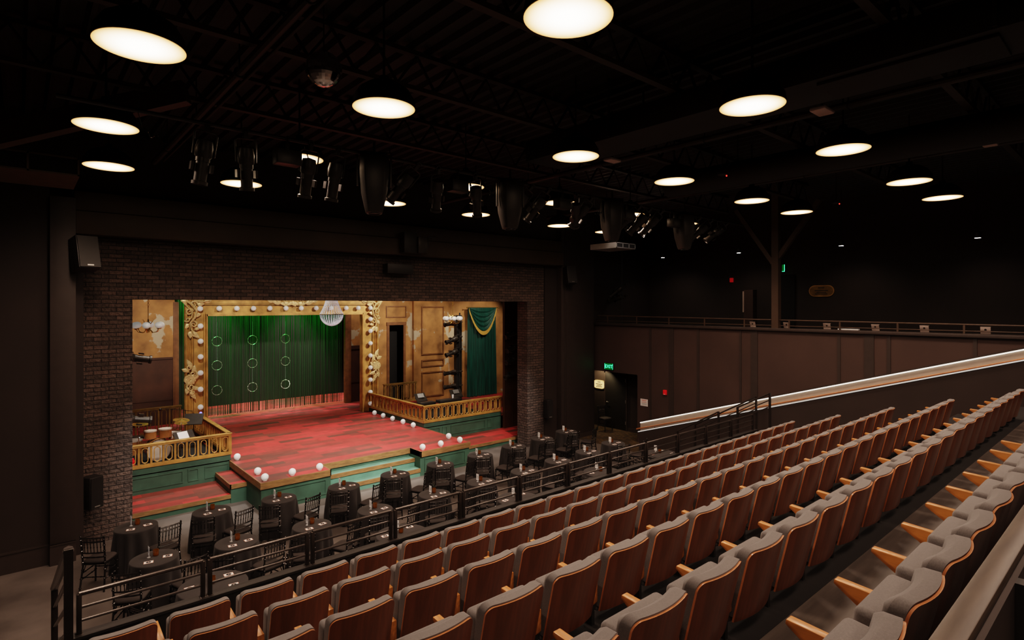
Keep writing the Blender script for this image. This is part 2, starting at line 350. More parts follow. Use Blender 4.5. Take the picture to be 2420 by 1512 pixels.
mb.build('edge_band','nosing',t,smooth=0)
mb=MB()
for x0,x1,y0,y1,z in ((4.18,5.83,13.56,16.1,SZ-.02),(8.41,10.1,13.56,16.1,SZ-.02),(5.84,8.40,14.14,16.1,SZ-.02),(1.72,4.18,14.71,16.1,.19),(10.1,14.6,14.71,16.1,.19),(3.83,4.18,14.67,16.0,.43)): mb.box(x0,x1,y0,y1,0,z,T0)
# recessed panel mouldings on the fascia
def molding(mb,x0,x1,z0,z1,y,w=.03,d=.018,T=None):
    mb.box(x0,x1,y-d,y,z0,z0+w,T).box(x0,x1,y-d,y,z1-w,z1,T).box(x0,x0+w,y-d,y,z0+w,z1-w,T).box(x1-w,x1,y-d,y,z0+w,z1-w,T)
molding(mb,4.42,5.72,.10,.47,13.56,T=T0); molding(mb,8.55,9.95,.10,.47,13.56,T=T0)
mb.build('fascia','green_paint',t,smooth=0)
for i,(y0,z) in enumerate(((13.84,.45),(13.54,.22))):
    o=MB().box(5.84,8.40,y0+.01,14.14-.3*i-.02+.02,0,z-.02,T0).box(5.84,8.40,y0,14.13-.3*i,z-.02,z,T0).build('step_tread','green_light',t,smooth=0)
    MB().box(5.84,8.40,y0-.012,y0+.012,z-.10,z+.003,T0).build('step_nosing','nosing',o,smooth=0)
# black masking cloths
for n_,b_ in (('wall_stage_back',(-2,18,25.2,25.3,0,7.5)),('wall_stage_left',(-1.2,-1,14.5,25.2,0,7.5)),('wall_stage_right',(17.2,17.4,15.5,25.2,0,7.5)),('wall_stage_return',(16.4,17.4,15.42,15.5,0,7.5)),('wall_stage_return',(16.3,16.4,14.42,15.42,2.62,7.5)),('wall_stage_return',(-1.2,.93,14.4,14.5,0,7.5)),('wall_stage_return',(13.62,16.3,14.4,14.5,0,7.5)),('ceiling_stage',(-1.2,17.4,14.5,25.3,7.5,7.6))): struct(n_,MB().box(*b_),'void',smooth=0)
o=MB().box(13.52,16.6,15.97,16.08,.212,5.6).box(13.9,13.93,15.96,15.97,.3,5.0).build('masking_flat','brown_dark'); tag(o,'tall dark brown flat standing at the right end of the balustrade','flat')
# scenery flats
def flat_thing(name,label,x0,x1,y,z0,z1,parts):
    t=thing(name,label,'scenery',((x0+x1)/2,y,z0)); parts(t,Matrix.Translation((-(x0+x1)/2,-y,-z0))); return t
def pl(t,T0):
    MB().box(1.2,4.05,22.4,22.5,2.95,6.0,T0).build('upper_wall','amber',t,smooth=0)
    MB().box(1.2,4.05,22.39,22.5,SZ,2.95,T0).build('lower_wall','brown_dark',t,smooth=0)  # lower part in a darker brown than the amber above
    MB().box(1.2,3.98,22.36,22.39,2.9,2.97,T0).box(1.2,3.98,22.37,22.39,1.5,1.55,T0).build('wall_rail','brown_dark',t,smooth=0)
    MB().box(4.05,4.17,22.34,22.5,SZ,4.86,T0).box(4.0,4.05,22.36,22.4,SZ,4.86,T0).build('casing','amber_trim',t,smooth=0)
flat_thing('scenery_flat','distressed amber scenery wall at the back left beside the gold frame',1.2,4.2,22.4,SZ,6,pl)
def prr(t,T0):
    MB().box(10.5,12.6,22.4,22.5,2.95,6.0,T0).build('upper_wall','amber',t,smooth=0)
    MB().box(10.5,12.6,22.39,22.5,SZ,2.95,T0).build('lower_wall','brown_dark',t,smooth=0)  # darker brown below the amber, as on the left wall
    MB().box(10.5,12.6,22.36,22.39,2.9,3.05,T0).box(10.5,12.6,22.37,22.39,1.5,1.55,T0).build('wall_rail','brown_dark',t,smooth=0)
    MB().box(10.24,10.5,22.34,22.5,SZ,5.4,T0).build('casing','amber_trim',t,smooth=0)
flat_thing('scenery_flat','amber and brown scenery wall seen inside the gold frame beside the green strings',10.24,12.6,22.4,SZ,6,prr)
def pdoor(t,T0):
    y=20.3
    MB().box(10.4,11.14,y,y+.1,SZ,6,T0).box(11.78,12.2,y,y+.1,SZ,6,T0).box(11.14,11.78,y,y+.1,3.95,6,T0).build('wall','amber',t,smooth=0)
    MB().box(11.04,11.14,y-.04,y+.1,SZ,4.05,T0).box(11.78,11.88,y-.04,y+.1,SZ,4.05,T0).box(11.02,11.90,y-.06,y+.1,3.95,4.07,T0).build('door_casing','amber_trim',t,smooth=0)
    mb=MB(); molding(mb,11.0,11.92,4.25,4.72,y,.04,.03,T0); mb.build('wall_panel','amber_trim',t,smooth=0)
    MB().box(11.14,11.78,y+.5,y+.52,SZ,3.95,T0).build('dark_opening','void',t,smooth=0)
flat_thing('scenery_flat','amber scenery wall with a tall dark doorway right of the gold frame',10.4,12.2,20.3,SZ,6,pdoor)
def ppan(t,T0):
    y=20.16
    MB().box(12.2,13.92,y,y+.2,SZ,6,T0).build('wall','amber',t,smooth=0)
    mb=MB(); molding(mb,12.55,13.66,2.68,4.70,y,.05,.035,T0); mb.build('upper_panel','amber_trim',t,smooth=0)
    mb=MB(); molding(mb,12.55,13.66,2.18,2.48,y,.05,.035,T0); mb.build('middle_panel','amber_trim',t,smooth=0)
    mb=MB(); molding(mb,12.55,13.66,.93,1.97,y,.05,.035,T0); mb.build('lower_panel','amber_trim',t,smooth=0)
flat_thing('scenery_flat','amber scenery wall with three moulded panels and worn plaster',12.2,13.92,20.16,SZ,6,ppan)
o=MB().box(13.92,17.15,20.3,20.4,SZ,6).box(13.92,14.10,20.24,20.3,SZ,6).build('scenery_flat','amber',smooth=0); tag(o,'amber scenery wall carrying the green velvet swag drape','scenery')
# string curtain
mb=MB(); x=4.05
while x<10.32:
    w=random.choice((.008,.011,.015,.02,.026)); y=22.9+random.uniform(-.05,.05); tw=random.uniform(-.006,.006)
    mb.add([(x,y,.69),(x+w,y+tw,.69),(x+w,y+tw,5.6),(x,y,5.6)],[(0,1,2,3)]); x+=w+random.choice((0,.002,.006,.012,.02))*.8
o=mb.build('string_curtain','string',smooth=0); tag(o,'emerald green string curtain hanging behind the gold frame','curtain')
P=Proto(None)
for r,z in enumerate((3.43,2.55,1.64)):
    for c,x in enumerate((5.46,6.69,7.92)):
        if P.o is None:
            mb=MB()
            for k in range(26):
                a=2*pi*k/26; mb.ball((.17*cos(a),0,.17*sin(a)),(.006 if k%3 else .012),6,4)
            mb.ring((0,0,0),.17,.0025,26,4)
            t=thing('crystal_ring','x','ornament'); mb.build('beads','ring_bead',t); MB().box(-.0007,.0007,-.0007,.0007,.17,.7).build('thread','crystal',t)
            P.o=t
        P.put((x,22.72,z),0,'ring of clear beads before the green strings, %s column of the %s line'%(('left','middle','right')[c],('top','middle','bottom')[r]),'bead rings hanging before the string curtain')
# gold proscenium frame
t=thing('gold_frame','ornate gold stage frame studded with round white bulbs','frame',(7.2,20.1,SZ)); T0=Matrix.Translation((-7.2,-20.1,-SZ))
mb=MB().box(3.95,4.56,20.16,20.29,SZ,5.1,T0).box(9.88,10.52,20.16,20.29,SZ,5.1,T0).box(4.56,9.88,20.16,20.29,4.42,5.1,T0); mb.build('band','gold',t,smooth=0)
def colmold(mb,xs,z0=SZ,z1=5.1):
    for x0,x1,d in xs: mb.prism([(x0,20.16),(x0,20.16-d*.6),(x0+(x1-x0)*.3,20.16-d),(x1-(x1-x0)*.3,20.16-d),(x1,20.16-d*.6),(x1,20.16)],'z',z0,z1,T0)
mb=MB(); colmold(mb,((4.44,4.50,.05),(4.50,4.57,.11)),SZ,4.46); colmold(mb,((9.87,9.94,.11),(9.94,10.0,.05)),SZ,4.46)
for z0,z1,d in ((4.40,4.47,.11),(4.47,4.52,.05)): mb.box(4.50,9.94,20.16-d,20.16,z0,z1,T0)
mb.build('inner_molding','gold',t,smooth=30)
mb=MB(); colmold(mb,((3.90,3.99,.10),(4.02,4.06,.05),(4.09,4.15,.07))); colmold(mb,((10.33,10.39,.07),(10.42,10.46,.05),(10.49,10.58,.10)))
mb.box(4.15,10.33,20.06,20.16,4.80,4.90,T0).box(4.15,10.33,20.09,20.16,4.76,4.79,T0)
mb.build('outer_molding','gold',t,smooth=30)
mb=MB(); mb.box(4.155,4.175,20.14,20.165,SZ,4.75,T0).box(10.305,10.325,20.14,20.165,SZ,4.75,T0).box(4.2,10.3,20.14,20.165,4.735,4.755,T0).build('groove_shade','gold_dark',t,smooth=0)  # dark gold strips painting the shade of a groove
bp=[(4.32,4.64)]+[(4.33,z) for z in (4.09,3.61,3.12,2.61,2.09,1.53)]+[(x,4.645) for x in (4.87,5.40,5.92,6.45,6.99,7.52,8.06,8.62,9.2,9.68)]+[(10.18,z) for z in (4.645,4.22,3.76,3.29,2.82,2.36,1.89,1.42,.98)]
b0=None
for x,z in bp:
    if b0 is None:
        b0=MB().ball((0,-.07,0),.083,16,10).lathe([(.05,0),(.05,.03)],12,(0,0,0),Tm((0,.03,0),rx=pi/2)).build('globe_bulb','globe_white',t,smooth=180); o=b0
    else: o=b0.copy(); col.objects.link(o)
    o.location=(x-7.2,20.06-20.1,z-SZ)
def spiral(mb,c,r0,turn,a0,w,T,n=18,y=0):
    pts=[];rs=[]
    for i in range(n+1):
        f=i/n; r=r0*(1-.82*f); a=a0+turn*2*pi*f; pts.append((c[0]+r*cos(a),y-.01*f,c[1]+r*sin(a))); rs.append(w*(1-.6*f))
    mb.tube(pts,rs,6,T)
def leaf(mb,p,a,l,w,T):
    n=6; vs=[];fs=[]
    for i in range(n+1):
        f=i/n; ww=1.45*w*sin(pi*min(1,f*.92+.08))*(1 if i<n else .05); bend=.35*l*f*f
        cx=p[0]+cos(a)*l*f-sin(a)*bend; cz=p[1]+sin(a)*l*f+cos(a)*bend; nx,nz=-sin(a),cos(a)
        vs+=[(cx-nx*ww,0,cz-nz*ww),(cx,-.035*(1-f*.5),cz),(cx+nx*ww,0,cz+nz*ww)]
    for i in range(n): fs+=[(3*i,3*i+1,3*i+4,3*i+3),(3*i+1,3*i+2,3*i+5,3*i+4)]
    mb.add(vs,fs,T)
def orn_top(sx):
    mb=MB(); T=Tm(s=(sx,1,1))
    for pts,w in (([(-.12,0,.55),(.05,-.03,.42),(.17,-.04,.22),(.12,-.04,.0),(.0,-.03,-.15),(.02,-.03,-.35),(.1,-.02,-.52)],.035),([(-.2,0,.5),(-.06,-.03,.32),(.06,-.04,.18),(.03,-.04,.02),(-.06,-.03,-.1)],.025),([(.1,0,.55),(.35,-.03,.50),(.55,-.02,.54)],.03)):
        q=[Vector(p) for p in pts]; out=[]
        for i in range(len(q)-1):
            for k in range(4): out.append(q[i].lerp(q[i+1],k/4))
        out.append(q[-1]); mb.tube(out,[1.5*w*(1-.5*i/len(out)) for i in range(len(out))],6,T,flat=.8)
    for c,r,tr,a in (((-.02,.18),.12,1.3,.4),((.09,-.2),.11,-1.3,2.0),((-.08,-.05),.08,1.2,3.5),((.1,.42),.12,1.2,0),((.3,.5),.08,-1.1,3)): spiral(mb,c,r,tr,a,.032,T)
    for p,a,l,w in (((-.05,.5),2.6,.22,.05),((.12,.1),-.3,.18,.05),((-.02,-.2),3.6,.17,.045),((.05,-.4),-1.2,.3,.06),((.02,-.42),-2.0,.22,.05),((.12,-.32),-.5,.16,.04),((.4,.5),.3,.3,.06),((.2,.45),-.4,.2,.05)): leaf(mb,p,a,l,w,T)
    return mb
def orn_mid(sx):
    mb=MB(); T=Tm(s=(sx,1,1))
    for c,r,tr,a in (((-.04,-.05),.16,1.6,0),((.08,.14),.11,-1.4,1),((.02,-.28),.13,1.4,2),((-.02,.33),.09,1.3,0),((.04,-.46),.07,-1.2,1)): spiral(mb,c,r,tr,a,.034,T)
    for i in range(9): leaf(mb,(.02*cos(i),-.05+.02*sin(i)),i*.7,.17,.055,T)
    for p,a,l,w in (((.02,.3),1.6,.32,.05),((.06,.2),.9,.22,.05),((-.04,.2),2.3,.22,.05),((.02,-.35),-1.5,.34,.05),((.06,-.25),-.8,.24,.05),((-.04,-.28),-2.2,.22,.05),((.08,.0),.2,.2,.05)): leaf(mb,p,a,l,w,T)
    return mb
for sx,x in ((1,4.05),(-1,10.45)):
    o=orn_top(sx).build('carved_ornament','gold_leaf',t,smooth=60); o.location=(x-7.2,-.06,4.35-SZ)
    o=orn_mid(sx).build('carved_ornament','gold_leaf',t,smooth=60); o.location=(x-7.2,-.06,2.45-SZ)
mb=MB()
for s in (1,-1):
    T=Tm(s=(s,1,1))
    for c,r,tr,a in (((.2,.1),.15,1.4,-1.6),((.5,.12),.12,-1.3,3),((.75,.16),.08,1.2,0)): spiral(mb,c,r,tr,a,.03,T)
    for p,a,l,w in (((.05,.08),-1.2,.18,.05),((.15,.05),-.5,.3,.06),((.4,.05),-.2,.35,.06),((.65,.08),.05,.3,.05)): leaf(mb,p,a,l,w,T)
leaf(mb,(0,.1),-pi/2,.2,.07,None)
o=mb.build('carved_ornament','gold_leaf',t,smooth=60); o.location=(7.25-7.2,-.08,4.80-SZ)
# balustraded boxes
def balustrade(T,L,z0,z1,n,flip=1):   # runs along local +x, faces local -y
    rail=MB().box(-.03,L+.03,-.06,.06,z1-.035,z1,T).box(-.01,L+.01,-.045,.045,z1-.075,z1-.035,T)
    bot=MB().box(-.02,L+.02,-.06,.06,z0,z0+.05,T).box(-.01,L+.01,-.045,.045,z0+.05,z0+.075,T)
    posts=[];ovs=[]
    p=L/n
    for i in range(n+1): posts.append(MB().box(i*p-.022,i*p+.022,-.025,.025,z0+.075,z1-.075,T))
    for i in range(n):
        c=(i+.5)*p; h=(z1-z0-.15); zc=(z0+z1)/2; hw=min(.062,p*.27); s=h/2-hw-.03; pts=[]
        for k in range(9): a=pi*k/8; pts.append((c+hw*cos(a),0,zc+s+hw*sin(a)))
        for k in range(9): a=pi+pi*k/8; pts.append((c+hw*cos(a),0,zc-s+hw*sin(a)))
        pts.append(pts[0]); m=MB().tube(pts,.012,6,T,caps=False); m.tube([(c,0,zc+s+hw),(c,0,z1-.07)],.009,6,T).tube([(c,0,z0+.07),(c,0,zc-s-hw)],.009,6,T); ovs.append(m)
    return rail,bot,posts,ovs
def box_thing(label,fx0,fx1,fy,sx,sy1,nf,ns,panels,back=None):
    cx=(fx0+fx1)/2; t=thing('box_balustrade',label,'balustrade',(cx,fy,.21)); T0=Matrix.Translation((-cx,-fy,-.21))
    mb=MB().box(fx0,fx1,fy,fy+.06,.21,.835,T0)
    for a,b in panels: molding(mb,a,b,.31,.62,fy,.028,.02,T0)
    mb.box(fx0,fx1,fy-.015,fy,.69,.715,T0)
    mb.build('panelled_base','green_paint',t,smooth=0)
    s0=min(sx,sx+.06); MB().box(sx-.03,sx+.03,fy+.06,sy1,SZ,.835,T0).build('side_base','green_paint',t,smooth=0)
    for T,L,n in ((T0@Tm((fx0,fy+.03,0)),fx1-fx0,nf),(T0@Tm((sx,fy+.03,0),rz=pi/2),sy1-fy-.03,ns)):
        rail,bot,posts,ovs=balustrade(T,L,.835,1.40,n)
        rail.build('handrail','gold_rail',t,smooth=0,bevel=.008); bot.build('bottom_rail','gold_rail',t,smooth=0)
        for m in posts: m.build('baluster','gold_rail',t,smooth=0)
        for m in ovs: m.build('oval_ring','gold',t)
    return t
box_thing('gold balustrade on green panelled base around the band pit, left of stage',1.4,4.2,16.1,4.17,20.03,11,15,((1.5,3.1),(3.2,3.45),(3.58,4.16)))
box_thing('gold balustrade on green panelled base, right of the stage',10.13,13.45,16.1,10.16,20.03,14,15,((10.2,10.75),(10.85,11.05),(11.2,12.7),(12.8,13.0)))
def railing(label,x0,x1,y,z0,z1,n,m1='gold_dark'):
    t=thing('balustrade',label,'balustrade',((x0+x1)/2,y,z0)); T=Matrix.Translation((-(x0+x1)/2,-y,-z0))@Tm((x0,y,0))
    rail,bot,posts,ovs=balustrade(T,x1-x0,z0,z1,n); rail.build('handrail',m1,t,smooth=0); bot.build('bottom_rail',m1,t,smooth=0)
    for m in posts: m.build('baluster',m1,t,smooth=0)
    for m in ovs: m.build('oval_ring',m1,t)
railing('dim gold balustrade at the back of the left band pit',1.2,3.9,20.7,SZ,1.55,9)
railing('dim bronze balustrade in front of the dark scenery doorway',10.55,11.95,19.6,.95,1.72,5)
o=MB().box(10.62,12.05,19.5,20.15,SZ,.94).build('landing_platform','redplank',smooth=0); tag(o,'small red landing below the dark scenery doorway','platform')
# footlight globes lying along the stage edge
gl=[(4.33,14.3),(4.30,13.68),(4.93,13.68),(5.60,13.68),(4.33,16.0),(9.94,19.2),(9.93,18.52),(9.92,17.82),(9.92,17.1),(9.90,16.4),(9.88,14.31),(9.86,13.70),(9.17,13.68),(8.56,13.68)]
gw=['second globe back along the left edge of the stage apron','front left corner of the stage apron','left apron, between the corner globe and the steps','left apron, beside the front steps','left edge of stage, against the pit balustrade','right edge of stage, beside the gold frame foot','right edge of stage, second from the gold frame','right edge of stage, third from the gold frame','right edge of stage, fourth from the gold frame','right edge of stage, fifth from the gold frame','right apron, back from the corner globe','right front corner of the stage apron','right apron, between corner globe and steps','right apron, beside the front steps']
P=Proto(None)
for (x,y),w in zip(gl,gw):
    if P.o is None:
        t=thing('footlight_globe','x','lamp'); MB().ball((0,0,.088),.083,18,12).build('globe','globe_white',t,smooth=180); MB().lathe([(.05,0),(.055,.012),(.04,.02)],16).build('socket','white_plastic',t); P.o=t
    P.put((x,y,SZ),random.uniform(0,6),'round white footlight globe, '+w,'footlight globes along the stage edge')
# crystal chandelier
t=thing('crystal_chandelier','sparkling crystal chandelier hanging over the middle of the stage','chandelier',(7.34,17,4.1)); mb=MB()
def octa(mb,c,r):
    x,y,z=c; mb.add([(x+r,y,z),(x,y+r,z),(x-r,y,z),(x,y-r,z),(x,y,z+r*1.25),(x,y,z-r*1.25)],[(0,1,4),(1,2,4),(2,3,4),(3,0,4),(1,0,5),(2,1,5),(3,2,5),(0,3,5)])
for k in range(26):
    a=2*pi*k/26
    for i in range(27):
        f=i/26; r=.345-.22*(1-(1-f)**1.9); octa(mb,(r*cos(a),r*sin(a),.38+f*.75),.0125)
mb.build('bead_strands','crystal',t,smooth=0); mb=MB()
for k in range(26):
    a=2*pi*k/26
    for i in range(13):
        f=(i+.5)/13*pi/2; octa(mb,(.345*cos(f)*cos(a),.345*cos(f)*sin(a),.36-.34*sin(f)),.017)
mb.build('bead_bowl','crystal',t,smooth=0)
MB().ring((0,0,.37),.345,.012,32,8,'z').build('hoop','gold_dark',t); MB().ring((0,0,1.14),.125,.012,24,8,'z').tube([(0,0,1.14),(0,0,2.2)],.01,6).build('crown','gold_dark',t)
# brass globe pendants
def pendant(label,loc,rz):
    t=thing('globe_chandelier',label,'chandelier',loc,rz)
    MB().lathe([(.001,-.12),(.03,-.1),(.045,-.03),(.03,.03),(.055,.08),(.02,.14),(.012,.2)],14).build('hub','brass',t)
    MB().tube([(0,0,.15),(0,0,.52)],.008,6).build('stem','brass',t); mb=MB()
    for i in range(10): mb.ring((0,0,.54+.05*i),.022,.005,10,5,'y' if i%2 else 'x')
    mb.tube([(0,0,1.0),(0,0,2.6)],.006,6); mb.build('chain','brass',t)
    for k in range(6):
        a=2*pi*k/6; c,s=cos(a),sin(a)
        o=MB().tube([(.03*c,.03*s,-.05),(.12*c,.12*s,-.16),(.24*c,.24*s,-.14),(.30*c,.30*s,-.05)],.009,7).lathe([(.02,0),(.05,.03),(.03,.035)],12,(.30*c,.30*s,-.07)).build('arm','brass',t)
        MB().ball((.31*c,.31*s,.045),.098,16,10,sz=.88).build('glass_globe','globe_white',o,smooth=180)
        MB().tube([(.04*c,.04*s,.05),(.1*c,.1*s,.12),(.15*c,.15*s,.2)],[.007,.006,.002],6).build('finial','brass',t)
pendant('brass chandelier with six white globes by the left amber wall',(2.63,18,4.17),.25)
pendant('brass chandelier with six white globes by the right amber wall',(12.76,18.2,4.19),.1)
# velvet drape with swag
t=thing('swag_drape','green velvet drape with gold fringed swag on the right amber wall','curtain',(15.7,20.2,SZ)); T0=Matrix.Translation((-15.7,-20.2,-SZ))
mb=MB(); nx=90
def dr(u,z):
    f=(4.62-z)/4.0; w=.80+.06*f; amp=.035+.02*f
    return (15.72+.02*f+(u-.5)*2*w, 20.14+amp*sin(u*2*pi*9+sin(u*9)*1.2), z)
zs=[4.62,4.3,3.6,2.6,1.6,SZ+.02]
vs=[dr(i/nx,z) for z in zs for i in range(nx+1)]
mb.add(vs,[(j*(nx+1)+i,j*(nx+1)+i+1,(j+1)*(nx+1)+i+1,(j+1)*(nx+1)+i) for j in range(len(zs)-1) for i in range(nx)],T0); mb.build('curtain_panel','velvet',t,smooth=180)
mb=MB(); nu,nv=40,22
def sw(u,v):
    s=2*u-1; dep=.10+.95*v; sag=dep*(1-abs(s)**2.1); wx=.80-.02*v
    return (15.68+s*wx+.06*(1-v)*s*0, 20.02-.05*sin(v*pi*9)*(1-s*s)-.06*(1-s*s)*v, 4.64-sag+.0*v)
vs=[sw(i/nu,j/nv) for j in range(nv+1) for i in range(nu+1)]
mb.add(vs,[(j*(nu+1)+i,j*(nu+1)+i+1,(j+1)*(nu+1)+i+1,(j+1)*(nu+1)+i) for j in range(nv) for i in range(nu)],T0)
mb.add([sw(i/nu,0) for i in range(nu+1)]+[(15.68+(2*i/nu-1)*.8,20.03,4.64) for i in range(nu+1)],[(i,nu+1+i,nu+2+i,i+1) for i in range(nu)],T0)
o=mb.build('swag','velvet',t,smooth=180)
mb=MB(); a=[sw(i/nu,1) for i in range(nu+1)]; b=[(p[0],p[1]-.02+.015*(i%2),p[2]-.17) for i,p in enumerate(a)]
mb.add(a+b,[(i,i+1,nu+2+i,nu+1+i) for i in range(nu)],T0); mb.build('gold_fringe','fringe',o,smooth=180)
MB().tube([(14.82,20.06,4.65),(16.62,20.06,4.63)],.018,8,T0).ball((14.82,20.06,4.65),.035,T=T0).ball((16.62,20.06,4.63),.035,T=T0).build('rod','brass',t)
# ---- stage lighting fixtures
def ellipsoidal(name='stage_spotlight'):
    t=thing(name,'x','stage light')   # hangs from the origin, lens along local -z
    MB().lathe([(.001,.16),(.09,.14),(.105,.05),(.10,-.05),(.085,-.07),(.085,-.12)],16,(0,0,-.26)).build('lamp_housing','fixture_black',t)
    MB().lathe([(.075,.02),(.075,-.26),(.095,-.27),(.095,-.31),(.07,-.31),(.065,-.29),(.001,-.29)],16,(0,0,-.36)).build('lens_barrel','fixture_black',t)
    MB().tube([(-.125,0,-.3),(-.13,0,-.03),(-.1,0,0),(.1,0,0),(.13,0,-.03),(.125,0,-.3)],.011,6).build('yoke','fixture_black',t)
    MB().box(-.025,.025,-.03,.03,0,.09).ring((0,0,.10),.035,.012,12,6,'y').build('clamp','fixture_black',t)
    for sx in (-.13,.10): MB().box(sx,sx+.03,-.05,.05,-.50,-.40).build('shutter_handle','rail_black',t)
    return t
EP=Proto(ellipsoidal())
def put_light(loc,rx,ry,label,group,rz=0):
    o=EP.put(loc,0,label,group); o.rotation_euler=(rx,ry,rz); return o
GY,GZ=7.9,6.93
o=MB().tube([(.3,GY,GZ+.1),(15.6,GY,GZ+.1)],.026,10).build('lighting_pipe','fixture_black'); tag(o,'long black pipe carrying the row of stage lights and speakers','pipe')
gxs=(1.78,2.24,3.10,3.50,4.80,5.24,6.02,7.30,7.76,8.60,9.02,10.66,11.08,11.55,13.2,13.8,14.6)
tl=((.12,.10),(.18,-.08),(.25,.03),(.2,.06),(.55,.5),(.5,-.3),(.4,-.4),(.5,.5),(.6,.35),(.45,-.5),(.5,.4),(.6,.55),(.55,.5),(.6,.45),(.65,.6),(.6,.65),(.6,.7))
for i,(x,(a,b)) in enumerate(zip(gxs,tl)):
    put_light((x,GY,GZ),a,b,'black stage spotlight on the ceiling pipe, %s from the left'%ORD[i],'stage spotlights on the ceiling pipe')
P=Proto(None)
for i,(x,sc_) in enumerate(((1.2,1),(4.44,.8),(6.37,1.1),(9.32,1.2),(10.13,1),(12.08,1.2),(12.92,1.4),(14.3,1))):
    if P.o is None:
        P.o=tag(MB().tube([(-.30+.6*k/12,.03*sin(k*1.3),-.26*(1-((k-6)/6)**2)+.02*sin(k*2.1)) for k in range(13)],.007,6).build('power_cable','gloss_black'),'x','cable')
    o=P.put((x,GY,GZ+.082),random.uniform(-.3,.3),'drooping black power cable under the ceiling pipe, %s from the left'%ORD[i],'power cables on the ceiling pipe'); o.scale=(.5,1,sc_)
P=Proto(None)
for i,x in enumerate((2.78,5.64,8.2,10.28,12.15)):
    if P.o is None:
        t=thing('mask_box','x','box'); MB().box(-.17,.17,-.10,.10,-.26,-.06).build('casing','fixture_black',t,bevel=.015); MB().box(-.02,.02,-.02,.02,-.06,.08).ring((0,0,.10),.035,.012,12,6,'x').build('clamp','fixture_black',t); MB().tube([(.17,0,-.2),(.26,.02,-.3),(.3,0,-.15),(.24,0,.05)],.008,6).build('cable_tail','gloss_black',t); P.o=t
    P.put((x,GY+.16 if False else GY,GZ),0,'added black box clamped under the ceiling pipe among the spotlights, %s from the left'%ORD[i],'added boxes on the ceiling pipe')  # boxes added to hide the middles of the lamp discs behind
# hanging loudspeakers
P=Proto(None)
for i,x in enumerate((4.06,6.78,9.70,12.53)):
    if P.o is None:
        t=thing('hanging_loudspeaker','x','speaker'); mb=MB(); secs=((0,.21,.19),(-.25,.215,.20),(-.55,.19,.18),(-.78,.14,.14),(-.86,.12,.12)); vs=[]
        for z,w,d in secs:
            for px,py in ((-w,-d*.5),(-w*.65,-d),(w*.65,-d),(w,-d*.5),(w,d),(-w,d)): vs.append((px,py,z))
        n=6; mb.add(vs,[(k*n+i_,(k+1)*n+i_,(k+1)*n+(i_+1)%n,k*n+(i_+1)%n) for k in range(len(secs)-1) for i_ in range(n)]+[tuple(range(n)),tuple(range(len(vs)-n,len(vs)))[::-1]])
        mb.build('cabinet','fixture_black',t,bevel=.02); MB().lathe([(.10,0),(.10,-.02),(.085,-.02),(.08,-.005)],16,(0,0,-.855)).build('port','black_paint',t)
        MB().box(-.26,-.235,-.03,.03,-.45,.06).box(.235,.26,-.03,.03,-.45,.06).box(-.26,.26,-.03,.03,.05,.07).tube([(0,0,.07),(0,0,.22)],.02,8).build('bracket','fixture_black',t); P.o=t
    P.put((x,GY-.05,7.0),-.45,'dark tapered loudspeaker hanging under the ceiling, %s from the left'%ORD[i],'loudspeakers under the ceiling')
# boom with side lights in the right box
o=MB().lathe([(.28,0),(.28,.03),(.1,.05)],16,(13.22,18.5,SZ)).box(13.10,13.36,18.42,18.6,SZ+.05,4.35).tube([(13.22,18.38,SZ),(13.22,18.38,4.45)],.03,8).build('lighting_boom','black_paint'); tag(o,'tall black boom stand beside the green velvet drape','stand')
for i,z in enumerate((3.95,3.35,2.85,2.0,1.45)):
    put_light((13.20,18.36,z+.12),*((R(80),R(10)) if i in (0,3,4) else (R(30),R(72))),'black side light on the boom by the velvet drape, %s from the top'%ORD[i],'side lights on the boom stand',rz=R(30))
for i,(x,y,z) in enumerate(((14.0,15.8,3.78),(14.05,15.75,3.28),(14.0,15.75,2.85),(14.0,15.8,2.30))):
    put_light((x,y,z),R(10),R(72),'black side light beside the right brick pillar, %s from the top'%ORD[i],'side lights by the right pillar',rz=R(15))
o=MB().tube([(14.1,15.75,.21),(14.1,15.75,4.9)],.03,8).build('lighting_pole','black_paint'); tag(o,'black pole of side lights behind the right brick pillar','stand')
o=MB().tube([(1.62,15.5,.21),(1.62,15.5,4.9)],.03,8).build('lighting_pole','black_paint'); tag(o,'black pole of side lights behind the left brick pillar','stand')
for z,w in ((3.60,'upper'),(2.20,'lower')): put_light((1.66,15.45,z),0,R(-80),'%s black side light poking out behind the left brick pillar'%w,'side lights by the left pillar')
